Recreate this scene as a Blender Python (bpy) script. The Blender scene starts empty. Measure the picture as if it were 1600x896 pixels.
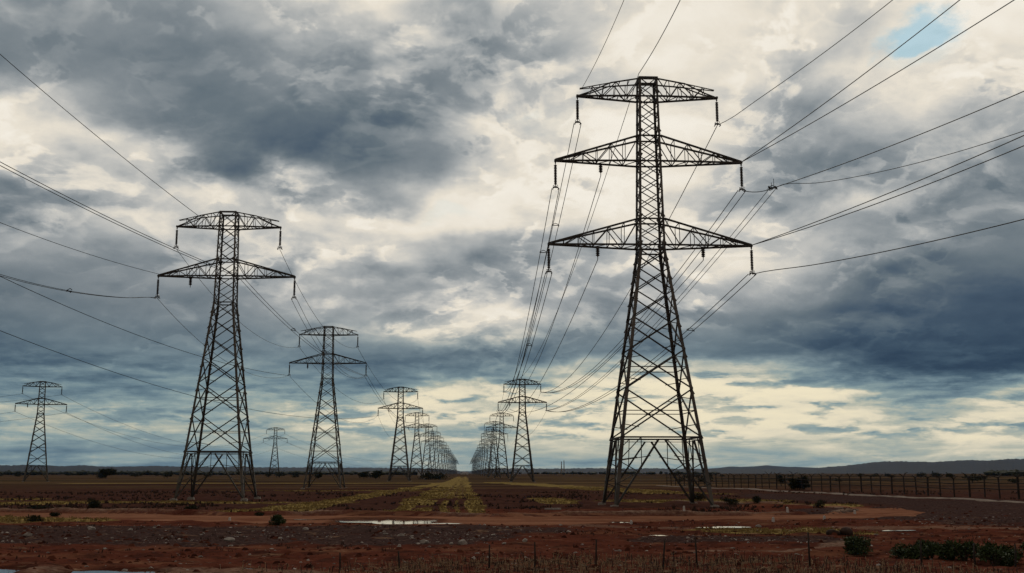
import bpy, bmesh, math, random
import numpy as np
S = bpy.context.scene
R = math.radians
CAM_H = 3.9
# ---- camera, world, sun, exposure ---------------------------------------
cam = bpy.data.objects.new('camera', bpy.data.cameras.new('camera')); S.collection.objects.link(cam); S.camera = cam
cam.data.sensor_width = 36.0; cam.data.lens = 38.25; cam.data.clip_start = 0.5; cam.data.clip_end = 60000.0
cam.location = (0, 0, CAM_H); cam.rotation_euler = (R(90 + 9.7135), 0, R(-2.4236))
S.view_settings.view_transform = 'Standard'; S.view_settings.look = 'None'; S.view_settings.gamma = 1.0; S.view_settings.exposure = 0.0
S.render.engine = 'CYCLES'; S.cycles.use_adaptive_sampling = True; S.cycles.adaptive_threshold = 0.02
S.cycles.use_denoising = True; S.cycles.max_bounces = 5; S.cycles.transparent_max_bounces = 4
# ---- node helpers -------------------------------------------------------
class NT:
    """small helper that chains shader nodes; values may be numbers or sockets"""
    def __init__(s, tree): s.t = tree
    def new(s, kind, **kw):
        n = s.t.nodes.new(kind)
        for k, v in kw.items(): setattr(n, k, v)
        return n
    def put(s, sock, v):
        if isinstance(v, bpy.types.NodeSocket): s.t.links.new(v, sock)
        elif v is not None: sock.default_value = v
    def m(s, op, a, b=None, c=None, clamp=False):
        n = s.new('ShaderNodeMath', operation=op, use_clamp=clamp)
        for i, v in enumerate((a, b, c)):
            if v is not None: s.put(n.inputs[i], v)
        return n.outputs[0]
    def v(s, op, a, b=None, scale=None):
        n = s.new('ShaderNodeVectorMath', operation=op)
        s.put(n.inputs[0], a)
        if b is not None: s.put(n.inputs[1], b)
        if scale is not None: s.put(n.inputs['Scale'], scale)
        return n.outputs['Value' if op in ('DOT_PRODUCT', 'LENGTH', 'DISTANCE') else 'Vector']
    def xyz(s, vec):
        n = s.new('ShaderNodeSeparateXYZ'); s.put(n.inputs[0], vec); return n.outputs
    def comb(s, x, y, z):
        n = s.new('ShaderNodeCombineXYZ')
        for i, q in enumerate((x, y, z)): s.put(n.inputs[i], q)
        return n.outputs[0]
    def mapr(s, x, a, b, c=0.0, d=1.0, smooth=False):
        n = s.new('ShaderNodeMapRange', interpolation_type='SMOOTHSTEP' if smooth else 'LINEAR', clamp=True)
        s.put(n.inputs[0], x)
        for i, q in enumerate((a, b, c, d)): s.put(n.inputs[i + 1], q)
        return n.outputs[0]
    def noise(s, vec, scale, detail=6.0, rough=0.55, dist=0.0, color=False, lac=2.0):
        n = s.new('ShaderNodeTexNoise'); s.put(n.inputs['Vector'], vec)
        for k, q in (('Scale', scale), ('Detail', detail), ('Roughness', rough), ('Distortion', dist), ('Lacunarity', lac)):
            s.put(n.inputs[k], q)
        return n.outputs[1 if color else 0]
    def voro(s, vec, scale, detail=2.0, rough=0.5, feature='F1', smooth=None):
        n = s.new('ShaderNodeTexVoronoi', feature=feature, normalize=True); s.put(n.inputs['Vector'], vec)
        s.put(n.inputs['Scale'], scale); s.put(n.inputs['Detail'], detail); s.put(n.inputs['Roughness'], rough)
        if smooth is not None: s.put(n.inputs['Smoothness'], smooth)
        return n.outputs['Distance']
    def ramp(s, fac, stops, interp='LINEAR'):
        n = s.new('ShaderNodeValToRGB'); r = n.color_ramp; r.interpolation = interp
        while len(r.elements) < len(stops): r.elements.new(0.5)
        for e, (p, c) in zip(r.elements, stops):
            e.position = p; e.color = (*c, 1.0)
        s.put(n.inputs[0], fac)
        return n.outputs[0]
    def mix(s, f, a, b, blend='MIX'):
        n = s.new('ShaderNodeMix', data_type='RGBA', blend_type=blend)
        s.put(n.inputs[0], f)
        for i, q in ((6, a), (7, b)):
            if isinstance(q, tuple): q = (*q, 1.0) if len(q) == 3 else q
            s.put(n.inputs[i], q)
        return n.outputs[2]

def lin(r, g, b):
    f = lambda c: (c / 255 / 12.92) if c / 255 <= 0.04045 else ((c / 255 + 0.055) / 1.055) ** 2.4
    return (f(r), f(g), f(b))

# ---- the sky ------------------------------------------------------------
SUN_AZ, SUN_EL = 6.0, 38.0            # degrees east of +Y, above the horizon: behind the cloud, ahead of the camera
# cloud thickness over the sky: one row per elevation, one value per azimuth (hundredths)
SKY_EL = [24.5, 22.6, 20.7, 18.7, 16.6, 14.6, 12.9, 11.3, 9.6, 8.0, 6.0, 5.0, 4.0, 3.0, 2.0, 0.8, 0.0]
SKY_AZ0, SKY_DAZ = -23.6, 3.17
SKY_T = """
40 36 36 36 28 22 14 26 46 36 22 18 20 18 15 10  8
60 60 60 56 42 26 14 30 54 40 14 10 16 16 28  8  6
70 72 72 70 64 44 48 58 54 40 18  8 20 42  8  4 12
36 46 68 74 72 68 76 70 32 12  8 10 26 50 24 10 26
10 20 26 54 72 84 84 64 18 10  8 14 28 48 42 40 40
30 38 28 12 18 50 60 26 12 22 14 18 26 38 48 48 50
54 50 40 26 10  8 14 14 14 28 22 24 32 52 56 64 64
60 60 56 48 26 10 16 42 44 32 22 22 30 42 44 64 74
74 68 62 60 48 36 50 48 36 22 30 36 48 64 76 80 80
78 74 70 66 54 46 40 26 12 22 48 62 72 80 86 90 94
82 78 72 66 62 72 78 76 70 68 66 72 80 88 94 97 98
78 74 70 68 62 66 72 62 58 50 40 26 36 66 82 94 97
68 64 62 60 58 54 38 18 28 14 12  4  6 14 34 54 46
54 46 46 52 46 32 16 14 22 16 10  6 10 14 26 40 30
48 44 46 46 48 40 34 36 40 30 18 16 18 24 24 20 22
60 58 56 54 52 48 46 46 48 46 44 44 44 46 40 34 34
64 62 60 58 56 52 50 50 52 50 48 48 48 48 44 40 40
"""
def build_world():
    w = bpy.data.worlds.new('World'); bpy.context.scene.world = w; w.use_nodes = True
    t = w.node_tree; t.nodes.clear(); n = NT(t)
    out = n.new('ShaderNodeOutputWorld')
    d = n.v('NORMALIZE', n.new('ShaderNodeTexCoord').outputs['Generated'])
    dx, dy, dz = n.xyz(d)
    dzp = n.m('MAXIMUM', dz, 0.0)
    az = n.m('MULTIPLY', n.m('ARCTAN2', dx, dy), 57.29578)
    el = n.m('MULTIPLY', n.m('ARCSINE', dz), 57.29578)
    def plane(vec, k=0.11):                     # the cloud deck seen in perspective
        z = n.m('ADD', n.m('MAXIMUM', n.xyz(vec)[2], 0.0), k)
        return n.v('SCALE', vec, scale=n.m('DIVIDE', 1.0, z))
    P = plane(d, 0.42); Q = plane(d, 0.13)
    # domain warp: big lazy bends, then torn edges
    w1 = n.v('SUBTRACT', n.noise(P, 3.0, 2.0, 0.5, color=True), (0.5, 0.5, 0.5))
    w2 = n.v('SUBTRACT', n.noise(P, 9.0, 7.0, 0.58, color=True), (0.5, 0.5, 0.5))
    flat = n.mapr(el, 1.5, 12.0, 0.10, 1.0)     # low clouds lie flat
    W = n.v('ADD', n.v('SCALE', w1, scale=5.0), n.v('SCALE', w2, scale=3.0))
    wx, wy, wz = n.xyz(W)
    azw = n.m('ADD', az, n.m('MULTIPLY', wx, n.mapr(el, 1.0, 12.0, 1.6, 1.0)))
    elw = n.m('ADD', el, n.m('MULTIPLY', wy, flat))
    # thickness layout
    rows = [[float(q) / 100 for q in r.split()] for r in SKY_T.strip().splitlines()]
    ef = n.m('DIVIDE', elw, 25.0, clamp=True)
    cols = len(rows[0]); acc = None
    cpos = n.m('DIVIDE', n.m('SUBTRACT', azw, SKY_AZ0), SKY_DAZ)
    cpos = n.m('MINIMUM', n.m('MAXIMUM', cpos, 0.0), cols - 1.0)
    for c in range(cols):
        stops = sorted((max(0, SKY_EL[r] / 25), (rows[r][c],) * 3) for r in range(len(rows)))
        g = n.ramp(ef, stops, 'EASE')
        wgt = n.m('SUBTRACT', 1.0, n.m('ABSOLUTE', n.m('SUBTRACT', cpos, float(c))), clamp=True)
        acc = n.m('MULTIPLY', g, wgt) if acc is None else n.m('MULTIPLY_ADD', g, wgt, acc)
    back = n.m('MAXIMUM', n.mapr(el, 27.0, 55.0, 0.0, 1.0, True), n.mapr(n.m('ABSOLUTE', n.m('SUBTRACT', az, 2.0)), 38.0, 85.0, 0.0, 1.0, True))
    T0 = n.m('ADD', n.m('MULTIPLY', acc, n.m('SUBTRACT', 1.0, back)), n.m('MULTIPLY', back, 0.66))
    # heaped clouds: each deck has torn rims that glow and grey hearts; light comes from above and behind
    amp = n.mapr(el, 2.0, 9.0, 0.35, 1.0)
    up = n.v('NORMALIZE', n.v('ADD', d, n.comb(-0.003, 0.0, n.mapr(el, 0.0, 14.0, 0.004, 0.013))))
    P2 = plane(up, 0.42)
    def heap(vec, sc, off):
        p = n.v('ADD', vec, off)
        p = n.v('ADD', p, n.v('SCALE', n.noise(p, sc * 1.1, 2.0, 0.5, color=True), scale=0.5 / sc))
        a = n.noise(p, sc, 9.0, 0.52)
        b = n.voro(p, sc * 1.5, 2.0, 0.5)
        return n.m('MULTIPLY_ADD', b, -0.13, n.m('ADD', a, 0.06))
    T0 = n.m('SUBTRACT', T0, n.mapr(T0, 0.15, 0.62, 0.09, 0.0))
    T = n.m('MULTIPLY_ADD', n.m('SUBTRACT', n.noise(Q, 1.6, 7.0, 0.52), 0.5), 0.20, T0)
    mid = n.m('MULTIPLY', n.mapr(T0, 0.80, 0.34, 0.36, 1.0), amp)
    hs = None
    for sc, off, thr, k in ((2.7, (0.3, 0.9, 0.0), 0.51, 1.25), (5.0, (3.1, 1.7, 0.4), 0.52, 0.85), (10.5, (7.3, 2.2, 1.4), 0.53, 0.26)):
        h0 = heap(P, sc, off); h1 = heap(P2, sc, off)
        hs = h0 if hs is None else hs
        rho = n.m('SUBTRACT', h0, thr)
        lit = n.mapr(n.m('SUBTRACT', h0, h1), -0.012, 0.010, 1.0, 0.0, True)   # 1 on edges that face the light
        edge = n.mapr(rho, -0.010, 0.018, 0.0, 1.0, True)
        inner = n.mapr(rho, 0.0, 0.13, -0.13 * k, 0.16 * k, True)               # bright shoulder, grey heart
        soft = n.mapr(rho, -0.04, 0.13, 0.0, 0.13 * k, True)                    # undersides fade without an edge
        cum = n.mix(lit, soft, n.m('MULTIPLY', edge, inner))
        T = n.m('MULTIPLY_ADD', cum, mid, T)
        T = n.m('MULTIPLY_ADD', n.m('MULTIPLY', n.m('SUBTRACT', h0, h1), 0.75 * k), mid, T)
    h0 = hs
    T = n.m('MULTIPLY_ADD', amp, -0.035, T)
    # thin streaks low down
    sv = n.comb(n.m('MULTIPLY', az, 0.10), n.m('MULTIPLY', el, 0.85), 0.0)
    st = n.noise(sv, 1.6, 7.0, 0.6, 0.4)
    low = n.mapr(el, 6.5, 3.0, 0.0, 1.0, True)
    T = n.m('MULTIPLY_ADD', n.m('MULTIPLY', n.m('SUBTRACT', n.mapr(st, 0.30, 0.68, 0.0, 1.0, True), 0.5), low), 0.24, T)
    # little torn banks low in the glow, flat below and puffed above
    wv = n.v('SCALE', n.v('SUBTRACT', n.noise(n.comb(n.m('MULTIPLY', az, 0.5), n.m('MULTIPLY', el, 1.6), 2.0), 1.0, 4.0, 0.6, color=True), (0.5, 0.5, 0.5)), scale=0.5)
    F1 = n.v('ADD', n.comb(n.m('MULTIPLY', az, 0.26), n.m('MULTIPLY', el, 1.25), 0.0), wv); F2 = n.v('ADD', F1, (0.0, 0.28, 0.0))
    fa = n.noise(F1, 1.0, 8.0, 0.56); fb = n.noise(F2, 1.0, 8.0, 0.56)
    frag = n.m('MULTIPLY', n.mapr(fa, 0.49, 0.61, 0.0, 0.30, True), n.mapr(T, 0.15, 0.6, 1.0, 0.0))
    fl = n.m('MULTIPLY', n.m('SUBTRACT', fa, fb), n.mapr(T, 0.1, 0.6, 0.85, 0.6))
    band = n.m('MULTIPLY', n.mapr(el, 7.0, 4.6, 0.0, 1.0, True), n.mapr(el, 0.9, 2.2, 0.0, 1.0, True))
    T = n.m('MULTIPLY_ADD', n.m('ADD', frag, fl), band, T)
    T = n.m('SMOOTH_MAX', T, 0.02, 0.36)
    T = n.m('SMOOTH_MIN', T, 0.99, 0.15, clamp=True)
    hi = n.ramp(T, [(0.0, lin(246, 240, 228)), (.12, lin(231, 223, 208)), (.28, lin(196, 195, 190)), (.44, lin(163, 167, 168)),
                    (.6, lin(130, 138, 143)), (.75, lin(103, 115, 123)), (.9, lin(69, 86, 103)), (1.0, lin(44, 61, 82))])
    lo = n.ramp(T, [(0.0, lin(242, 230, 198)), (.16, lin(224, 215, 190)), (.34, lin(178, 182, 168)), (.48, lin(142, 160, 160)),
                    (.64, lin(108, 130, 140)), (.8, lin(74, 96, 112)), (1.0, lin(44, 62, 82))])
    cloud = n.mix(n.mapr(el, 9.0, 4.0, 0.0, 1.0, True), hi, lo)
    cloud = n.mix(n.m('MULTIPLY', back, 0.85), cloud, lin(134, 123, 112))       # unseen sky overhead and behind: invented warm grey that sets the ground's light
    # gaps of clear sky
    gj = n.m('MULTIPLY', n.m('SUBTRACT', n.noise(P, 5.5, 8.0, 0.62), 0.5), 5.0)
    gap = None
    for (ga, ge, ra, re) in ((24.6, 21.6, 2.0, 1.15), (4.4, 18.9, 1.7, 0.7), (-1.4, 13.7, 1.7, 0.6)):
        q = n.m('SQRT', n.m('ADD', n.m('POWER', n.m('DIVIDE', n.m('SUBTRACT', azw, ga), ra), 2.0), n.m('POWER', n.m('DIVIDE', n.m('SUBTRACT', elw, ge), re), 2.0)))
        q = n.mapr(n.m('ADD', q, gj), 1.05, 0.25, 0.0, 1.0, True)
        gap = q if gap is None else n.m('MAXIMUM', gap, q)
    gap = n.m('MULTIPLY', gap, n.mapr(rho, 0.03, -0.03, 0.25, 1.0, True))
    sky = n.new('ShaderNodeTexSky', sky_type='NISHITA', sun_disc=False)
    sky.sun_elevation = math.radians(SUN_EL); sky.sun_rotation = math.radians(SUN_AZ)
    sky.ozone_density = 2.5; sky.dust_density = 0.3
    b1 = n.new('ShaderNodeBackground'); n.put(b1.inputs[0], n.mix(1.0, sky.outputs[0], (0.56, 1.0, 0.88), 'MULTIPLY')); b1.inputs[1].default_value = 0.10
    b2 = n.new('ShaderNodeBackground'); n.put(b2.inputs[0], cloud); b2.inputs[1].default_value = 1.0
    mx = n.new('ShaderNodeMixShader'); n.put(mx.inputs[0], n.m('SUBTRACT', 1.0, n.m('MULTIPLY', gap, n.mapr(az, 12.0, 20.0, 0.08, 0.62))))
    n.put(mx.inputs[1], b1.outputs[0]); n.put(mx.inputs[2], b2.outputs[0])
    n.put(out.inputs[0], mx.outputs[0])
    w.cycles.sampling_method = 'MANUAL'; w.cycles.sample_map_resolution = 256
build_world()
sun = bpy.data.objects.new('sun', bpy.data.lights.new('sun', 'SUN')); S.collection.objects.link(sun)
sun.data.energy = 0.8; sun.data.angle = R(14); sun.data.color = (1.0, 0.90, 0.76)
sun.rotation_euler = (R(SUN_EL - 90), 0, R(-SUN_AZ))     # shines from the cloud ahead towards the camera
HAZE = 1.2e-5
# ---- helpers: meshes, things, parts -------------------------------------
random.seed(11); RNG = np.random.default_rng(5)
def setp(o, label=None, cat=None, group=None, kind=None):
    for k, v in (('label', label), ('category', cat), ('group', group), ('kind', kind)):
        if v: o[k] = v
    return o
def empty(name, loc, rz=0.0):
    o = bpy.data.objects.new(name, None); S.collection.objects.link(o)
    o.location = loc; o.rotation_euler = (0, 0, rz); o.empty_display_size = 0.5
    return o
class MB:
    """collects faces and links them as ONE mesh object"""
    def __init__(s): s.v = []; s.f = []; s.mi = []
    def add(s, vs, fs, mi=0):
        b = len(s.v); s.v += [tuple(q) for q in vs]; s.f += [tuple(b + i for i in f) for f in fs]; s.mi += [mi] * len(fs)
    def prism(s, ring0, ring1, mi=0):
        k = len(ring0)
        s.add(list(ring0) + list(ring1), [(i, (i + 1) % k, k + (i + 1) % k, k + i) for i in range(k)] + [tuple(range(k))[::-1], tuple(range(k, 2 * k))], mi)
    def frame(s, p, q, hint=(0, 0, 1)):
        p = np.array(p, float); q = np.array(q, float); d = q - p; d /= max(np.linalg.norm(d), 1e-9)
        h = np.array(hint, float)
        if abs(d @ h) > 0.97: h = np.array((1.0, 0, 0)) if abs(d[0]) < 0.9 else np.array((0, 1.0, 0))
        a = np.cross(d, h); a /= np.linalg.norm(a); b = np.cross(a, d)
        return p, q, a, b
    def bar(s, p, q, w, h=None, mi=0):                         # square bar
        h = h or w; p, q, a, b = s.frame(p, q)
        o = [(-w / 2, -h / 2), (w / 2, -h / 2), (w / 2, h / 2), (-w / 2, h / 2)]
        s.prism([p + a * x + b * y for x, y in o], [q + a * x + b * y for x, y in o], mi)
    def angle(s, p, q, w, ux, uy, t=0.1):                      # L-section with its flanges along ux and uy
        p = np.array(p, float); q = np.array(q, float); ux = np.array(ux, float); uy = np.array(uy, float); t = w * t
        o = [(0, 0), (w, 0), (w, t), (t, t), (t, w), (0, w)]
        s.prism([p + ux * x + uy * y for x, y in o], [q + ux * x + uy * y for x, y in o])
    def tube(s, pts, r, k=5, r1=None, cap=True):
        pts = [np.array(p, float) for p in pts]; rings = []; m = len(pts)
        for i, p in enumerate(pts):
            _, _, a, b = s.frame(pts[max(i - 1, 0)], pts[min(i + 1, m - 1)])
            rr = r if r1 is None else r + (r1 - r) * i / (m - 1)
            rings += [p + (a * math.cos(2 * math.pi * j / k) + b * math.sin(2 * math.pi * j / k)) * rr for j in range(k)]
        f = [(i * k + j, i * k + (j + 1) % k, (i + 1) * k + (j + 1) % k, (i + 1) * k + j) for i in range(m - 1) for j in range(k)]
        if cap: f += [tuple(range(k))[::-1], tuple(range((m - 1) * k, m * k))]
        s.add(rings, f)
    def lathe(s, base, prof, k=8, axis=(0, 0, -1)):            # profile of (distance along the axis, radius)
        ax = np.array(axis, float); base = np.array(base, float); _, _, a, b = s.frame((0, 0, 0), ax)
        vs = [base + ax * h + (a * math.cos(2 * math.pi * j / k) + b * math.sin(2 * math.pi * j / k)) * r for h, r in prof for j in range(k)]
        m = len(prof)
        s.add(vs, [(i * k + j, i * k + (j + 1) % k, (i + 1) * k + (j + 1) % k, (i + 1) * k + j) for i in range(m - 1) for j in range(k)] + [tuple(range(k)), tuple(range((m - 1) * k, m * k))])
    def build(s, name, mat, parent=None, smooth=False):
        me = bpy.data.meshes.new(name); me.from_pydata(s.v, [], s.f)
        for q in (mat if isinstance(mat, (list, tuple)) else [mat]): me.materials.append(q)
        if isinstance(mat, (list, tuple)): me.polygons.foreach_set('material_index', s.mi)
        if smooth: me.polygons.foreach_set('use_smooth', [True] * len(s.f))
        me.update(); o = bpy.data.objects.new(name, me); S.collection.objects.link(o)
        if parent: o.parent = parent
        return o
def copy_tree(o, parent=None):
    c = o.copy(); S.collection.objects.link(c); c.parent = parent
    for ch in list(o.children): copy_tree(ch, c)
    return c

# ---- value noise for the lie of the land --------------------------------
def vn(x, y, seed=0):
    xi = np.floor(x).astype(np.int64); yi = np.floor(y).astype(np.int64); fx = x - xi; fy = y - yi
    fx = fx * fx * (3 - 2 * fx); fy = fy * fy * (3 - 2 * fy)
    def h(i, j):
        n = (i * 374761393 + j * 668265263 + seed * 974711) & 0xffffffff
        n = ((n ^ (n >> 13)) * 1274126177) & 0xffffffff
        return ((n ^ (n >> 16)) & 0xffff) / 65535.0
    return (h(xi, yi) * (1 - fx) + h(xi + 1, yi) * fx) * (1 - fy) + (h(xi, yi + 1) * (1 - fx) + h(xi + 1, yi + 1) * fx) * fy
def fbm(x, y, seed=0, o=4):
    x = np.asarray(x, float); y = np.asarray(y, float); a = 0.5; t = 0; n = 0
    for i in range(o): t = t + a * vn(x, y, seed + i); n += a; a *= 0.5; x = x * 2.03 + 5.1; y = y * 2.03 + 1.7
    return t / n
def sst(x, a, b): t = np.clip((x - a) / (b - a), 0, 1); return t * t * (3 - 2 * t)
def ell(x, y, cx, cy, rx, ry, jit=0.35, seed=3, sc=0.25, ang=0.0):
    c, s_ = math.cos(ang), math.sin(ang); X = (x - cx) * c + (y - cy) * s_; Y = -(x - cx) * s_ + (y - cy) * c
    r = np.hypot(X / rx, Y / ry) + (fbm(x * sc, y * sc, seed) - 0.5) * 2 * jit
    return 1 - sst(r, 0.75, 1.15)
def line_dist(x, y, pts):                                       # distance to a polyline and the width at the nearest place
    best = np.full(np.shape(x), 1e9); wid = np.zeros(np.shape(x)); along = np.zeros(np.shape(x)); L = 0
    for (x0, y0, w0), (x1, y1, w1) in zip(pts, pts[1:]):
        dx, dy = x1 - x0, y1 - y0; l2 = dx * dx + dy * dy
        t = np.clip(((x - x0) * dx + (y - y0) * dy) / l2, 0, 1); d = np.hypot(x - x0 - t * dx, y - y0 - t * dy)
        k = d < best; best = np.where(k, d, best); wid = np.where(k, w0 + (w1 - w0) * t, wid)
    return best, wid
ROAD = [(-150, 126, 6), (-90, 119, 7), (-44, 107.5, 10.5), (-24, 99.5, 10), (-7, 95.5, 15), (3, 92, 17), (11, 96, 11), (18, 97.5, 9), (30, 99.5, 7), (39, 104, 6.5), (45, 113, 6), (45, 123, 4.5), (41, 132, 4), (35, 139, 3.5), (30, 142, 3)]
PUDDLES = [  # x, y, half length, half depth, turn, how it looks
    (-6.6, 94.0, 3.9, 5.4, 0.22, 'largest puddle, pale with reflected cloud, on the red dirt road'),
    (-14.4, 45.4, 1.7, 1.5, -0.5, 'bright flat puddle at the bottom edge beside muddy ridges'),
    (-18.9, 46.4, 0.9, 1.5, 0.2, 'puddle cut by the bottom corner of the picture, left of a muddy ridge'),
    (12.6, 89.4, 0.7, 1.3, 0.0, 'short bright puddle before the tall three armed pylon'),
    (16.4, 94.2, 1.0, 0.5, 0.0, 'thin sliver puddle lying beyond the short bright one'),
    (19.2, 81.6, 1.9, 1.1, 0.15, 'narrow pale puddle above the olive grass patch'),
    (12.2, 70.6, 0.7, 1.0, 0.0, 'small dull puddle in the red mud by grey gravel'),
    (14.0, 69.4, 0.6, 0.9, 0.0, 'twin of the small dull puddle, a step further along'),
    (30.0, 76.6, 1.5, 0.5, 0.1, 'long thin puddle streak on the red ground before the bend'),
    (-2.2, 88.5, 1.9, 0.7, 0.1, 'thin puddle streak trailing off the largest puddle'),
    (-13.0, 96.5, 1.8, 0.9, 0.0, 'dim puddle streak between the round bush and the largest puddle'),
    (-9.6, 47.0, 0.8, 0.7, 0.2, 'tiny puddle in the red mud past the bright bottom puddle'),
]
def puddle_mask(x, y, grow=1.0):
    m = np.zeros(np.shape(x))
    for i, (cx, cy, rx, ry, a, _) in enumerate(PUDDLES):
        m = np.maximum(m, ell(x, y, cx, cy, rx * grow, ry * grow, 0.25, 40 + i, 0.5, a))
    return m
def height(x, y):
    x = np.asarray(x, float); y = np.asarray(y, float)
    near = 1 - sst(y, 260, 500)
    d, w = line_dist(x, y, ROAD); onroad = 1 - sst(d / np.maximum(w, .1), 0.42, 0.62)
    h = (fbm(x * 0.05, y * 0.05, 1, 3) - 0.5) * 0.5 + (fbm(x * 0.22, y * 0.30, 7, 4) - 0.5) * 0.34 + (fbm(x * 1.1, y * 1.1, 9, 3) - 0.5) * (0.09 + 0.12 * (1 - sst(y, 60, 110)))
    h = h * near
    # muddy ridges at the bottom, the road's cut bank, furrows of the field
    h += 0.16 * (1 - sst(np.abs(y - 46.0 - 0.10 * x), 1.0, 6)) * (0.5 + 0.5 * np.sin(x * 1.5 + y * 0.7 + 3 * fbm(x * .2, y * .2, 4))) * (x < -10)
    h = h * (1 - onroad) - 0.10 * onroad
    far_side = (d > w * 0.5) & (y > np.interp(x, [p[0] for p in ROAD[:10]], [p[1] for p in ROAD[:10]])) & (x < 40)
    bank = sst(d - w * 0.5, 0.35, 0.85) * (1 - sst(d - w * .5, 1.1, 4.0)) * far_side
    h += bank * 0.42 * (0.5 + 0.9 * fbm(x * 0.3, y * 0.3, 14)) * (1 - 0.6 * sst(x, 20, 40))
    flat = puddle_mask(x, y, 1.5)
    return h * (1 - flat) - 0.12 * flat

# ---- materials ----------------------------------------------------------
def mat(name, fn):
    m = bpy.data.materials.new(name); m.use_nodes = True; t = m.node_tree; t.nodes.clear(); n = NT(t)
    b = n.new('ShaderNodeBsdfPrincipled'); o = n.new('ShaderNodeOutputMaterial'); t.links.new(b.outputs[0], o.inputs[0])
    b.inputs['Specular IOR Level'].default_value = 0.3
    fn(n, b); return m
def bump(n, b, h, strength, dist):
    k = n.new('ShaderNodeBump'); k.inputs['Strength'].default_value = strength; k.inputs['Distance'].default_value = dist
    n.put(k.inputs['Height'], h); n.t.links.new(k.outputs[0], b.inputs['Normal'])
def objco(n): return n.new('ShaderNodeTexCoord').outputs['Object']
def simple(name, c0, c1, scale, rough=0.8, metal=0.0, bs=0.0, spec=None, island=0.0):
    def fn(n, b):
        p = objco(n); f = n.noise(p, scale, 5.0, 0.6)
        f = n.mapr(f, 0.3, 0.7)
        if island:
            r = n.new('ShaderNodeNewGeometry').outputs['Random Per Island']
            f = n.m('ADD', n.m('MULTIPLY', f, 1 - island), n.m('MULTIPLY', r, island))
        n.put(b.inputs['Base Color'], n.mix(f, c0, c1)); b.inputs['Roughness'].default_value = rough; b.inputs['Metallic'].default_value = metal
        if spec is not None: b.inputs['Specular IOR Level'].default_value = spec
        if bs: bump(n, b, n.noise(p, scale * 3, 4.0, 0.6), 0.6, bs)
    return mat(name, fn)
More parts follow.
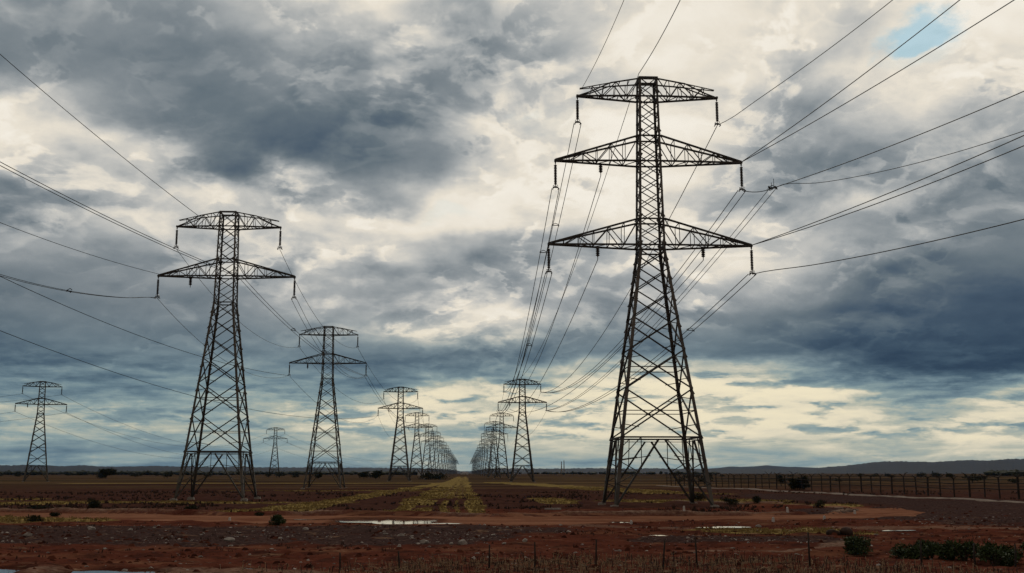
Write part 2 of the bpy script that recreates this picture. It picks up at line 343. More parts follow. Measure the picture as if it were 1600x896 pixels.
def ground_mat():
    def fn(n, b):
        p = n.new('ShaderNodeNewGeometry').outputs['Position']; x, y, z = n.xyz(p)
        at = lambda nm: n.new('ShaderNodeAttribute', attribute_name=nm).outputs['Fac']
        nb = n.noise(n.v('MULTIPLY', p, (0.10, 0.16, 0.1)), 1.0, 6.0, 0.6); nm = n.noise(p, 0.55, 7.0, 0.62); nf = n.noise(p, 3.5, 6.0, 0.65)
        nl = n.noise(n.v('MULTIPLY', p, (0.006, 0.022, 0.0)), 1.0, 7.0, 0.62)       # strips of far fields
        nl2 = n.noise(n.v('MULTIPLY', p, (0.0012, 0.012, 0.0)), 1.0, 5.0, 0.6)
        red = n.mix(n.mapr(nm, 0.3, 0.7), (0.074, 0.023, 0.0165), (0.150, 0.051, 0.033))
        red = n.mix(n.mapr(nb, 0.52, 0.68, 0.0, 0.85), red, (0.215, 0.096, 0.056))
        dark = n.mix(n.mapr(nm, 0.35, 0.7), (0.048, 0.023, 0.0195), (0.108, 0.052, 0.040))
        far = n.mix(n.mapr(nl, 0.42, 0.60), (0.048, 0.026, 0.021), (0.165, 0.112, 0.060))
        far = n.mix(n.mapr(nl2, 0.50, 0.60), far, (0.032, 0.030, 0.020))
        dark = n.mix(n.mapr(y, 190.0, 420.0), dark, far)
        rm = n.mapr(n.m('ADD', at('red'), n.m('MULTIPLY', n.m('SUBTRACT', nm, 0.5), 1.1)), 0.38, 0.62)
        c = n.mix(rm, dark, red)
        gv = n.mix(n.mapr(nf, 0.3, 0.7), (0.033, 0.020, 0.0190), (0.095, 0.060, 0.055))
        gm = n.mapr(n.m('ADD', at('gravel'), n.m('MULTIPLY', n.m('SUBTRACT', n.m('ADD', n.m('MULTIPLY', nm, 0.5), n.m('MULTIPLY', nb, 0.5)), 0.5), 3.2)), 0.42, 0.72)
        c = n.mix(gm, c, gv)
        gr = n.mix(n.mapr(nm, 0.32, 0.68), (0.15, 0.112, 0.040), (0.37, 0.275, 0.105))
        ga = n.mapr(n.m('ADD', at('grass'), n.m('MULTIPLY', n.m('SUBTRACT', n.m('ADD', n.m('MULTIPLY', nf, 0.5), n.m('MULTIPLY', nm, 0.5)), 0.5), 0.7)), 0.30, 0.55)
        c = n.mix(ga, c, gr)
        c = n.mix(n.m('MULTIPLY', at('pale'), n.mapr(nf, 0.35, 0.6, 0.35, 1.0)), c, (0.34, 0.25, 0.19))
        # pebbles pressed into the soil
        vo = n.new('ShaderNodeTexVoronoi', feature='F1'); n.put(vo.inputs['Vector'], n.v('MULTIPLY', p, (1.0, 0.7, 1.0))); vo.inputs['Scale'].default_value = 2.6
        vr = n.xyz(vo.outputs['Color'])
        pk = n.m('MULTIPLY', n.mapr(vo.outputs['Distance'], 0.26, 0.12), n.m('GREATER_THAN', vr[0], 0.86))
        pk = n.m('MULTIPLY', pk, n.mapr(n.m('ADD', gm, n.m('MULTIPLY', rm, 0.3)), 0.0, 1.0, 0.05, 0.9))
        pk = n.m('MULTIPLY', pk, n.mapr(y, 160.0, 100.0))
        c = n.mix(pk, c, n.mix(vr[1], (0.13, 0.10, 0.09), (0.42, 0.38, 0.35)))
        # light streaks of dried silt, seen lying along the ground
        sk = n.noise(n.v('MULTIPLY', p, (0.35, 0.9, 0.0)), 1.0, 6.0, 0.68)
        sm = n.m('MULTIPLY', n.mapr(sk, 0.58, 0.65), n.mapr(y, 130.0, 95.0))
        c = n.mix(n.m('MULTIPLY', sm, n.mapr(nf, 0.3, 0.7, 0.2, 0.75)), c, (0.30, 0.19, 0.12))
        c = n.mix(1.0, c, n.ramp(nf, [(0.25, (0.72,) * 3), (0.75, (1.22,) * 3)]), 'MULTIPLY')
        wt = n.mapr(n.m('ADD', at('wet'), n.m('MULTIPLY', n.m('SUBTRACT', nm, 0.5), 0.8)), 0.25, 0.6)
        c = n.mix(n.m('MULTIPLY', wt, 0.55), c, (0.035, 0.014, 0.010))
        n.put(b.inputs['Base Color'], c)
        n.put(b.inputs['Roughness'], n.m('SUBTRACT', n.mapr(n.m('MULTIPLY', rm, nb), 0.25, 0.7, 0.95, 0.72), n.m('MULTIPLY', wt, 0.3))); b.inputs['Specular IOR Level'].default_value = 0.0
        bump(n, b, n.m('ADD', n.m('MULTIPLY', nf, 0.6), nm), 1.0, 0.16)
    return mat('soil', fn)
def road_mat():
    def fn(n, b):
        p = n.new('ShaderNodeNewGeometry').outputs['Position']
        a = n.noise(n.v('MULTIPLY', p, (0.05, 0.55, 0.0)), 1.0, 6.0, 0.6); f = n.noise(p, 2.5, 6.0, 0.65); m = n.noise(p, 0.2, 4.0, 0.6)
        c = n.mix(n.mapr(a, 0.35, 0.65), (0.19, 0.082, 0.051), (0.33, 0.168, 0.104))
        c = n.mix(n.mapr(m, 0.50, 0.68, 0.0, 0.8), c, (0.15, 0.053, 0.034))
        c = n.mix(1.0, c, n.ramp(f, [(0.25, (0.8,) * 3), (0.75, (1.18,) * 3)]), 'MULTIPLY')
        at = lambda nm: n.new('ShaderNodeAttribute', attribute_name=nm).outputs['Fac']
        c = n.mix(n.m('MULTIPLY', at('rut'), n.mapr(f, 0.3, 0.6, 0.35, 0.8)), c, (0.105, 0.040, 0.027))
        c = n.mix(n.m('MULTIPLY', n.mapr(n.m('ADD', at('wet'), n.m('MULTIPLY', n.m('SUBTRACT', f, 0.5), 0.7)), 0.25, 0.6), 0.6), c, (0.045, 0.017, 0.012))
        n.put(b.inputs['Base Color'], c); n.put(b.inputs['Roughness'], n.mapr(m, 0.3, 0.7, 0.8, 0.95)); b.inputs['Specular IOR Level'].default_value = 0.0
        bump(n, b, n.m('ADD', f, a), 0.6, 0.06)
    return mat('road_dirt', fn)
M_SOIL = ground_mat(); M_ROAD = road_mat()
M_STEEL = simple('galvanised_steel', (0.034, 0.034, 0.032), (0.085, 0.081, 0.072), 0.9, 0.6, 0.2, spec=0.25)
M_LEG = simple('weathered_leg_steel', (0.040, 0.039, 0.036), (0.165, 0.150, 0.128), 0.22, 0.6, 0.2, spec=0.3)
M_GLASS = simple('insulator_glaze', (0.020, 0.018, 0.017), (0.04, 0.03, 0.026), 3.0, 0.35, 0.0, spec=0.5)
M_WIRE = simple('wire_metal', (0.02, 0.02, 0.021), (0.035, 0.035, 0.036), 0.4, 0.6, 0.2)
M_CONC = simple('concrete', (0.20, 0.18, 0.16), (0.36, 0.33, 0.29), 2.0, 0.9, bs=0.02)
M_LEAF = simple('dark_leaves', (0.014, 0.023, 0.009), (0.066, 0.100, 0.031), 1.2, 0.7, island=0.7, spec=0.2)
M_LEAFD = simple('olive_leaves', (0.014, 0.016, 0.010), (0.050, 0.055, 0.026), 0.8, 0.8, island=0.6, spec=0.1)
M_BARK = simple('bark', (0.03, 0.022, 0.017), (0.07, 0.052, 0.04), 4.0, 0.9)
M_WOOD = simple('grey_wood', (0.018, 0.014, 0.012), (0.055, 0.043, 0.035), 3.0, 0.9)
M_STRAW = simple('straw', (0.20, 0.13, 0.075), (0.44, 0.33, 0.21), 1.0, 0.9, island=0.7)
M_TWIG = simple('dark_twigs', (0.028, 0.018, 0.015), (0.075, 0.045, 0.034), 1.0, 0.9, island=0.6)
M_GRASS = simple('dry_grass', (0.14, 0.103, 0.037), (0.37, 0.27, 0.105), 0.6, 0.9, island=0.5)
M_ROCK = simple('pale_rock', (0.17, 0.15, 0.135), (0.42, 0.38, 0.34), 3.0, 0.85, bs=0.03)
M_STONE = simple('small_stones', (0.11, 0.085, 0.075), (0.48, 0.44, 0.40), 0.8, 0.9, island=0.8)
M_CLOD = simple('dark_earth', (0.03, 0.018, 0.014), (0.07, 0.04, 0.03), 3.0, 0.95, bs=0.05)
M_CLODS = simple('clods', (0.030, 0.012, 0.010), (0.15, 0.050, 0.030), 0.7, 0.95, island=0.7, spec=0.0)
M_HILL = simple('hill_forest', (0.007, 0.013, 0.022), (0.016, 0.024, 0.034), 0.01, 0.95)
M_WALL = simple('white_render', (0.45, 0.44, 0.42), (0.62, 0.60, 0.57), 0.3, 0.9)
M_ROOF = simple('roof_sheet', (0.10, 0.08, 0.075), (0.18, 0.15, 0.14), 0.4, 0.8)
M_PATH = simple('pale_track', (0.12, 0.090, 0.070), (0.21, 0.16, 0.125), 0.6, 0.95, bs=0.03)
def water(n, b):
    p = n.new('ShaderNodeNewGeometry').outputs['Position']
    n.put(b.inputs['Base Color'], n.mix(n.noise(p, 0.5, 3.0), (0.055, 0.028, 0.02), (0.085, 0.05, 0.038)))
    b.inputs['Roughness'].default_value = 0.04; b.inputs['IOR'].default_value = 1.33; b.inputs['Specular IOR Level'].default_value = 0.5
    bump(n, b, n.noise(p, 2.2, 3.0), 0.08, 0.02)
M_WATER = mat('puddle_water', water)

# ---- ground sheet -------------------------------------------------------
def build_ground():
    ys = [-56.0, -40.0, -20.0, 0.0, 12.0, 22.0, 28.0, 32.0]; y = 34.0
    while y < 300: ys.append(y); y += 0.10 + 0.0028 * max(0, y - 34) + (0.000012 * y * y if y > 90 else 0)
    while y < 13000: ys.append(y); y *= 1.07
    ys.append(13000.0)
    ts = np.concatenate([-np.geomspace(4.5, 0.46, 40), np.arange(-0.45, 0.601, 0.0019), np.geomspace(0.61, 4.5, 40)])
    ys = np.array(ys); X = ts[None, :] * (ys[:, None] + 60); Y = np.repeat(ys[:, None], len(ts), 1)
    x = X.ravel(); y = Y.ravel(); z = height(x, y); nr, nc = X.shape
    # what grows or lies where
    mid = 1 - sst(y, 118, 128)
    red = np.where(y < 128, 0.62, 0.0) * mid
    d, w = line_dist(x, y, ROAD); red = np.maximum(red, 1 - sst(d / np.maximum(w, .1), 0.6, 0.95))
    red = np.maximum(red, ell(x, y, 38, 122, 9, 14, 0.3, 5, .1))
    red = red * (1 - 0.6 * sst(x, -20, -60) * sst(y, 84, 100))
    gravel = np.maximum.reduce([ell(x, y, -24, 76, 30, 12, 0.35, 21, 0.08), ell(x, y, -5, 69, 9, 8, 0.3, 24, 0.12), ell(x, y, 17, 66, 6.5, 5, 0.35, 22, 0.2),
        0.85 * ell(x, y, 62, 150, 17, 60, 0.2, 23, 0.05, 0.12), 0.9 * ell(x, y, 52, 104, 20, 24, 0.25, 26, .06)])
    strip = lambda x0, y0, x1, y1, hw, e=0.35: 1 - sst(np.abs(x - (x0 + (x1 - x0) * (y - y0) / (y1 - y0))) / hw + (fbm(x * .3, y * .12, 31) - .5) * 2 * e, 0.7, 1.2)
    inY = lambda a, b, s=6.0: sst(y, a - s * .4, a + s * .4) * (1 - sst(y, b - s, b + s))
    crop = (1 - sst(np.abs(x + 3.4) / 5.2 + (fbm(x * .4, y * .1, 32) - .5) * .5, 0.85, 1.1)) * inY(112, 1100, 3)
    ruts = np.minimum.reduce([sst(np.abs(x - q + 0.25 * np.sin(y * .1)), 0.25, 0.75) for q in (-3.3, -1.6, -0.3)]); crop = crop * np.where(y < 175, ruts, 0.5 + 0.5 * ruts)
    for q, hw in ((140, 2.2), (158, 2.5), (196, 5), (262, 7)): crop = crop * (0.25 + 0.75 * sst(np.abs(y - q - 0.3 * x + 4 * (fbm(x * .2, y * .2, 33) - .5)), hw * 0.5, hw))
    crop = crop * (1 - 0.75 * ell(x, y, -6.8, 134, 3.2, 14, .4, 34, .3)) * (0.72 + 0.28 * sst(y, 230, 120))
    g = [crop,
         strip(-19, 125, -8.2, 425, 2.6) * inY(116, 520, 8), strip(-6.9, 122, -5.6, 215, 0.9) * inY(116, 205, 5) * .9, strip(-24, 118, -17, 150, 2.5, .6) * inY(114, 150, 4) * .8,
         0.85 * ell(x, y, -62, 150, 45, 6, 0.45, 35, 0.12), 0.7 * ell(x, y, -105, 172, 40, 7, 0.4, 36, 0.1), 0.55 * ell(x, y, -25, 240, 30, 8, 0.4, 45, 0.1), .7 * ell(x, y, -70, 420, 90, 16, .3, 46, .05),
         0.9 * ell(x, y, 12.3, 158, 3.2, 14, 0.4, 37, 0.2), 0.75 * ell(x, y, 33, 152, 14, 11, 0.4, 38, 0.12), 0.8 * ell(x, y, 42, 131, 6, 4, .4, 39, .2),
         0.8 * strip(16, 430, 42, 200, 8, .4) * inY(200, 470, 20), 0.85 * ell(x, y, 21, 76.5, 5.2, 5.0, 0.35, 47, 0.3), 0.5 * ell(x, y, -38, 95, 8, 5, .5, 48, .2), 0.6 * ell(x, y, 24.5, 72, 3, 2.2, 0.4, 49, .4)]
    grass = np.maximum.reduce(g)
    far_side = (d > w * 0.5) & (y > np.interp(x, [p[0] for p in ROAD[:10]], [p[1] for p in ROAD[:10]])) & (x < 42)
    pale = np.exp(-((d - w * 0.5 - 1.25) / 0.55) ** 2) * far_side * 0.9 * sst(fbm(x * .15, y * .15, 50), .3, .55)
    b1 = line_dist(x, y, [(8, 84, 2.2), (22, 78, 2), (34, 80.5, 2.5), (60, 72, 4)]); b2 = line_dist(x, y, [(12, 57, .7), (16, 55.5, .7), (19, 58, .9), (23, 64, 1.2)])
    pale = np.maximum.reduce([pale, .38 * (1 - sst(b1[0] / b1[1] + fbm(x * .4, y * .4, 52) - .5, .5, 1.1)), .6 * (1 - sst(b2[0] / b2[1] + fbm(x * .6, y * .6, 53) - .5, .4, .9)), .5 * ell(x, y, -12, 44.5, 6, 3, .6, 54, .5)])
    i = np.arange(nr - 1)[:, None] * nc + np.arange(nc - 1)[None, :]; q = np.stack([i, i + 1, i + nc + 1, i + nc], -1).reshape(-1, 4)
    me = bpy.data.meshes.new('ground'); me.vertices.add(len(x)); me.vertices.foreach_set('co', np.stack([x, y, z], 1).ravel())
    me.loops.add(q.size); me.loops.foreach_set('vertex_index', q.ravel()); me.polygons.add(len(q)); me.polygons.foreach_set('loop_start', np.arange(0, q.size, 4)); me.polygons.foreach_set('loop_total', np.full(len(q), 4))
    me.polygons.foreach_set('use_smooth', np.ones(len(q), bool)); me.update(); me.validate()
    for nm, a in (('red', red), ('gravel', gravel), ('grass', grass), ('pale', pale), ('wet', puddle_mask(x, y, 1.45) * (y < 130))):
        me.attributes.new(nm, 'FLOAT', 'POINT').data.foreach_set('value', a.astype(np.float32))
    me.materials.append(M_SOIL); o = bpy.data.objects.new('ground', me); S.collection.objects.link(o); setp(o, kind='structure')
    print('ground', nr, nc)
    return x, y, grass, gravel
GX, GY, GGRASS, GGRAVEL = build_ground()
def H(x, y): return float(height(np.array([x]), np.array([y]))[0])

def build_road():
    P = np.array(ROAD); seg = np.hypot(np.diff(P[:, 0]), np.diff(P[:, 1])); s = np.concatenate([[0], np.cumsum(seg)]); m = int(s[-1] / 0.8)
    u = np.linspace(0, s[-1], m); c = [np.interp(u, s, P[:, k]) for k in range(3)]
    for k in range(3):
        q = np.pad(c[k], 8, mode='edge'); c[k] = np.convolve(q, np.ones(17) / 17, 'valid')
    tx = np.gradient(c[0]); ty = np.gradient(c[1]); l = np.hypot(tx, ty); nx, ny = -ty / l, tx / l
    el = 0.55 + (fbm(u * .25, u * 0, 60) - .5) * 0.10; er = 0.55 + (fbm(u * .35, u * 0 + 9, 61) - .5) * 0.34
    K = 48; vs = []; fs = []; rut = []
    for i in range(m):
        for k in range(K + 1):
            t = -er[i] + (el[i] + er[i]) * k / K; x = c[0][i] + nx[i] * c[2][i] * t; y = c[1][i] + ny[i] * c[2][i] * t
            vs.append([x, y, 0]); o_ = c[2][i] * t - 0.10 * c[2][i] - 0.6 * math.sin(u[i] * .045) - .3 * math.sin(u[i] * .11)
            rut.append(max(math.exp(-((o_ - q) / .22) ** 2) for q in (-.9, .9, 2.2, -3.4)))
    vs = np.array(vs); pm = puddle_mask(vs[:, 0], vs[:, 1], 1.12)
    z = np.maximum(-0.055 + (fbm(vs[:, 0] * .25, vs[:, 1] * .6, 62) - .5) * 0.06, height(vs[:, 0], vs[:, 1]) + 0.012)
    rut = np.array(rut) * sst(fbm(vs[:, 0] * .12, vs[:, 1] * .4, 63), .32, .5); z = z - 0.05 * rut
    edge = np.tile(np.array([0.0] + [1.0] * (K - 1) + [0.0]), m)
    vs[:, 2] = np.where(edge > 0, z, height(vs[:, 0], vs[:, 1]) - 0.03) * (1 - pm) - 0.20 * pm
    fs = [(i * (K + 1) + k, (i + 1) * (K + 1) + k, (i + 1) * (K + 1) + k + 1, i * (K + 1) + k + 1) for i in range(m - 1) for k in range(K)]
    b = MB(); b.add(vs.tolist(), fs); o = setp(b.build('dirt_road', M_ROAD, smooth=True), kind='structure')
    for nm, a in (('rut', rut), ('wet', puddle_mask(vs[:, 0], vs[:, 1], 1.4))): o.data.attributes.new(nm, 'FLOAT', 'POINT').data.foreach_set('value', a.astype(np.float32))
build_road()
def build_puddles():
    for i, (cx, cy, rx, ry, a, lab) in enumerate(PUDDLES):
        k = 64; vs = [(cx, cy, 0)]
        for j in range(k):
            t = 2 * math.pi * j / k
            rr = 0.92 + 0.45 * (float(fbm(np.array([math.cos(t) * 1.6 + i * 7.0]), np.array([math.sin(t) * 1.6]), 70, 3)[0]) - .5) * 2
            X, Y = rx * rr * math.cos(t) * 1.12, ry * rr * math.sin(t) * 1.12
            vs.append((cx + X * math.cos(a) - Y * math.sin(a), cy + X * math.sin(a) + Y * math.cos(a), 0))
        zw = -0.075
        b = MB(); b.add([(x, y, zw) for x, y, _ in vs], [(0, 1 + j, 1 + (j + 1) % k) for j in range(k)])
        setp(b.build('puddle', M_WATER), label=lab, kind='structure')
build_puddles()
def build_path():       # pale track in front of the fence
    pts = [(60, 340), (62.5, 300), (66, 260), (70, 205), (73, 150), (75, 110), (76, 80)]; b = MB(); vs = []; m = 160
    yy = np.linspace(340, 80, m); xx = np.interp(-yy, [-p[1] for p in pts], [p[0] for p in pts])
    hc = height(xx, yy)
    for i in range(m):
        w = 0.8 + 0.5 * float(fbm(np.array([yy[i] * .1]), np.array([0.0]), 80)[0])
        for k in (-1, 0, 1):
            x = xx[i] + k * w; z = float(hc[i]); vs.append((x, yy[i], z + (0.16 if k == 0 else 0.10)))
        vs.append((xx[i] - w - 0.3, yy[i], float(hc[i]) - 0.15))
    fs = []
    for i in range(m - 1):
        a, c = i * 4, i * 4 + 4
        fs += [(a, c, c + 1, a + 1), (a + 1, c + 1, c + 2, a + 2), (a + 3, c + 3, c, a)]
    b.add(vs, fs); setp(b.build('path', M_PATH, smooth=True), kind='structure')
build_path()

# ---- far hills and haze -------------------------------------------------
def build_hills(name, D0, D1, prof, seed, tree):
    az = np.radians(np.arange(-36, 40, 0.035 if tree else 0.06)); pr = np.interp(np.degrees(az), [p[0] for p in prof], [p[1] for p in prof])
    sh = [(0, -2.0), (0.08, 0.10), (0.22, 0.42), (0.40, 0.78), (0.52, 1.0), (0.75, 0.85), (1.0, -0.05)]
    vs = []; n = len(az)
    for t, f in sh:
        D = D0 + (D1 - D0) * t
        rough = 0.86 + 0.28 * fbm(np.degrees(az) * 0.9, np.full(n, t * 4.0), seed, 4)
        h = pr * f * rough if f > 0 else np.full(n, f)
        if f > 0.3: h = h + tree * (fbm(np.degrees(az) * 9, np.full(n, t * 9.0), seed + 5, 3) ** 2) * 1.3
        vs += [(D * math.sin(a), D * math.cos(a), float(q)) for a, q in zip(az, h)]
    fs = [(r * n + i, r * n + i + 1, (r + 1) * n + i + 1, (r + 1) * n + i) for r in range(len(sh) - 1) for i in range(n - 1)]
    b = MB(); b.add(vs, fs); setp(b.build(name, M_HILL, smooth=True), kind='structure')
build_hills('hills', 5200, 7600, [(-36, 42), (-22, 41), (-14, 37), (-6, 31), (-1.2, 27), (-0.3, 12), (0.4, 12), (1.2, 26), (6, 28), (10, 26), (16, 26), (17.6, 28), (19.0, 41), (20.4, 56), (22, 62), (24, 68), (27, 76), (32, 80), (40, 60)], 3, 5.0)
build_hills('hills', 9500, 11800, [(-36, 10), (11, 8), (12.4, 40), (13.6, 62), (15.4, 68), (17.4, 52), (19.5, 40), (40, 30)], 8, 0.0)
def build_haze():
    b = MB(); x, y0, y1, z0, z1 = 12900, -80, 13200, -3.5, 135.0
    b.add([(-x, y0, z0), (x, y0, z0), (x, y1, z0), (-x, y1, z0), (-x, y0, z1), (x, y0, z1), (x, y1, z1), (-x, y1, z1)],
          [(0, 3, 2, 1), (4, 5, 6, 7), (0, 1, 5, 4), (1, 2, 6, 5), (2, 3, 7, 6), (3, 0, 4, 7)])
    m = bpy.data.materials.new('air'); m.use_nodes = True; t = m.node_tree; t.nodes.clear(); n = NT(t)
    v = n.new('ShaderNodeVolumePrincipled'); v.inputs['Color'].default_value = (0.10, 0.40, 1.0, 1); v.inputs['Density'].default_value = HAZE; v.inputs['Anisotropy'].default_value = 0.2
    t.links.new(v.outputs[0], n.new('ShaderNodeOutputMaterial').inputs['Volume'])
    setp(b.build('haze', m), kind='stuff')
if HAZE: build_haze()

# ---- lattice pylons -----------------------------------------------------
def insulator(parent, at, length=3.2, r=0.17, mat_=None, yoke=True):
    b = MB(); prof = [(0, 0.05), (0.25, 0.05)]; k = int(length / 0.2)
    h = 0.25
    for i in range(k - 3): prof += [(h, r * 0.55), (h + 0.03, r), (h + 0.12, r * 0.9), (h + 0.16, r * 0.55)]; h += (length - 0.6) / (k - 3)
    prof += [(length - 0.3, 0.05), (length, 0.05)]
    b.lathe(at, prof, 8); x, y, z = at
    if yoke:                                                     # yoke plate, hook and clamps at the foot
        b.bar((x - 0.35, y, z - length - 0.04), (x + 0.35, y, z - length - 0.04), 0.10, 0.16)
        for s_ in (-1, 1): b.tube([(x + s_ * 0.32, y - 0.35, z - length - 0.22), (x + s_ * 0.34, y - .15, z - length - 0.28), (x + s_ * 0.32, y + 0.35, z - length - 0.22)], 0.06, 5); b.bar((x + s_ * .32, y, z - length), (x + s_ * .32, y, z - length - .26), 0.07)
        b.tube([(x - 0.2, y - 0.3, z - length + 0.18), (x, y - 0.42, z - length + 0.22), (x + 0.2, y - 0.3, z - length + 0.18), (x + .3, y, z - length + .2), (x + 0.2, y + 0.3, z - length + 0.18), (x, y + .42, z - length + .22), (x - .2, y + .3, z - length + .18), (x - .3, y, z - length + .2), (x - 0.2, y - 0.3, z - length + 0.18)], 0.035, 4)
    return b.build('insulator', M_GLASS, parent)
def make_pylon(name, spec, rnd):
    """spec: half widths by height, arms (half length, z of lower chord, z of upper chord at the body, flat-topped), girt height"""
    rg = random.Random(rnd); root = empty(name, (0, 0, 0)); zs = [p[0] for p in spec['hw']]; ws = [p[1] for p in spec['hw']]
    hw = lambda z: float(np.interp(z, zs, ws)); top = zs[-1]; k = spec.get('k', 1.0)
    cor = [(-1, -1), (1, -1), (1, 1), (-1, 1)]; P = lambda c, z: (c[0] * hw(z), c[1] * hw(z), z)
    for c in cor:
        b = MB()
        for (z0, z1, w) in [(a, bb, ww) for a, bb, ww in zip(zs, zs[1:], spec['lw'])]:
            b.angle(P(c, z0), P(c, z1 + (0.0 if z1 < top else 0.1)), w, (-c[0], 0, 0), (0, -c[1], 0), 0.2)
        for z in spec['plates']:                                 # gusset plates and splice bolts
            x, y, _ = P(c, z); s_ = 0.24 * k
            b.bar((x - c[0] * 0.02, y + c[1] * 0.015, z - s_), (x - c[0] * s_ * 1.2, y + c[1] * 0.015, z + s_), 0.03, 0.42 * k)
        if c == (-1, -1):                                        # step bolts up one leg
            z = 3.0
            while z < top - 1:
                x, y, _ = P(c, z); b.bar((x, y, z), (x - 0.22, y - 0.04, z), 0.035); z += 0.8
        b.build('leg', M_LEG, root)
        f = MB(); x, y, _ = P(c, 0)
        f.prism([(x + 0.55 * a, y + 0.55 * bb, -0.6) for a, bb in cor], [(x + 0.42 * a, y + 0.42 * bb, 0.22) for a, bb in cor])
        f.prism([(x + 0.2 * a, y + 0.2 * bb, 0.22) for a, bb in cor], [(x + 0.2 * a, y + 0.2 * bb, 0.30) for a, bb in cor])
        f.build('footing', M_CONC, root)
    G = spec['girt']; waist = spec['waist']; bw = spec['bw']
    for fi in range(4):
        c0, c1 = cor[fi], cor[(fi + 1) % 4]; b = MB(); nrm = np.array(((0, -1, 0), (1, 0, 0), (0, 1, 0), (-1, 0, 0))[fi])
        def pt(z, t, off=0.0):
            p = np.array(P(c0, z)) * (1 - t) + np.array(P(c1, z)) * t; return p - nrm * off
        # foot bay: an open inverted V under the girt with redundant members
        b.bar(pt(G, 0, .05), pt(G, 1, .05), bw * 1.1); b.bar(pt(G - 0.32 * k, 0.02, .05), pt(G - 0.32 * k, 0.98, .05), bw * 0.5)
        m0 = pt(G - 0.3, 0.5, .08)
        for a, s_ in ((0.0, 1), (1.0, -1)):
            b.bar(m0 + (pt(G, 0.5 - s_ * .04, .08) - pt(G, 0.5, .08)), pt(0.25, a + s_ * 0.02, .08), bw * 1.25)
            for (za, tb, zb) in ((0.66, 0.24, 0.5), (0.33, 0.115, 0.26)):
                v = lambda q: np.array(m0) * q + pt(0.25, a + s_ * .02, .08) * (1 - q)
                b.bar(pt(G * za, a, .02), v(zb), bw * 0.6); b.bar(pt(G * za, a, .02), v(zb + 0.25), bw * 0.55)
            b.bar(pt(G, a + s_ * 0.25, .06), v(0.55), bw * 0.55); b.bar(pt(G * .66, a, .02), pt(G, a + s_ * .25, .06), bw * .6)
        # crossed bays up to the waist
        zl = [G]
        while zl[-1] < waist - 0.3:
            z = zl[-1]; zl.append(z + max(1.25, 2 * hw(z) * spec['bay']))
        zl = [G + (z - G) * (waist - G) / (zl[-1] - G) for z in zl]
        for i, (z0, z1) in enumerate(zip(zl, zl[1:])):
            j = lambda: rg.uniform(-0.03, 0.03); w = bw * (1.0 if i < 3 else 0.85)
            b.bar(pt(z0 + j(), 0, .03), pt(z1 + j(), 1, .03), w); b.bar(pt(z0 + j(), 1, .11), pt(z1 + j(), 0, .11), w)
            zc = z0 + (z1 - z0) * hw(z0) / (hw(z0) + hw(z1))
            if i < 2: b.bar(pt(zc, 0, .07), pt(zc, 1, .07), bw * .6)
            if i < 3:
                for a, s_ in ((0.0, 1), (1.0, -1)):              # short redundants from the leg to the crossing members
                    b.bar(pt(zc * .5 + z0 * .5, a, .05), pt(z0 * .62 + zc * .38, a + s_ * .22, .05), bw * .55)
                    b.bar(pt(zc * .5 + z1 * .5, a, .05), pt(z1 * .62 + zc * .38, a + s_ * .22, .05), bw * .5)
            cc = pt(zc, 0.5, .06); b.bar(cc - (0, 0, .14 * k), cc + (0, 0, .14 * k), 0.28 * k, .05)
        # close lacing of the upper body
        nz = max(4, int((top - waist) / (2 * hw(top) * spec['lace']))); z0 = waist
        for i in range(nz):
            z1 = waist + (top - waist) * (i + 1) / nz
            b.bar(pt(z0, 0, .03), pt(z1, 1, .03), bw * .62); b.bar(pt(z0, 1, .10), pt(z1, 0, .10), bw * .62); z0 = z1
        for z in [waist, top] + [q for a in spec['arms'] for q in (a[1], a[2])]: b.bar(pt(z, 0, .04), pt(z, 1, .04), bw * 1.1)
        b.build('bracing', M_STEEL, root)
    tips = {}
    for ai, (L, zb, zt, flat) in enumerate(spec['arms']):
        for sx in (-1, 1):
            b = MB(); zb_ = zb; tip = np.array((sx * L, 0, zb_ + spec['tipup'])); w = spec['aw']
            roots_b = [np.array((sx * hw(zb), sy * hw(zb), zb)) for sy in (-1, 1)]; roots_t = [np.array((sx * hw(zt), sy * hw(zt), zt)) for sy in (-1, 1)]
            end_b = [tip + (0, sy * 0.14, 0) for sy in (-1, 1)]
            if flat:                                             # bowed upper chord that runs past the tip's own strut
                mid = [rt * 0.52 + np.array((sx * L * .97, sy * .14, tip[2] + 1.05 * k)) * 0.48 + (0, 0, 0.03 * k) for rt, sy in zip(roots_t, (-1, 1))]
                end_t = [np.array((sx * L * 0.965, sy * 0.14, tip[2] + 1.0 * k)) for sy in (-1, 1)]
            else:
                end_t = [tip + (0, sy * 0.14, 0.12) for sy in (-1, 1)]; mid = [(rt + e) / 2 for rt, e in zip(roots_t, end_t)]
            top_at = lambda s_, t: (roots_t[s_] * (1 - 2 * t) + mid[s_] * 2 * t) if t < .5 else (mid[s_] * (2 - 2 * t) + end_t[s_] * (2 * t - 1))
            bot_at = lambda s_, t: roots_b[s_] * (1 - t) + end_b[s_] * t
            for s_ in (0, 1):
                b.bar(roots_b[s_], end_b[s_], w); b.bar(roots_t[s_], mid[s_], w * (.75 if flat else 1)); b.bar(mid[s_], end_t[s_], w * (.5 if flat else 1))
                if flat:
                    kn = top_at(s_, .8) * .45 + bot_at(s_, .8) * .55; b.bar(top_at(s_, 0.5), kn, w * .65); b.bar(kn, tip + (0, 0, 0.05), w * .65)
                nb = 6 if L > 9 * k else 5; ts = [i / nb for i in range(nb + 1)]
                for i in range(nb - 1):
                    a, c = ts[i], ts[i + 1]
                    (p, q) = (bot_at(s_, a), top_at(s_, c)) if i % 2 else (top_at(s_, a), bot_at(s_, c))
                    b.bar(p, q, w * .5); b.bar(bot_at(s_, c), top_at(s_, c), w * .38)
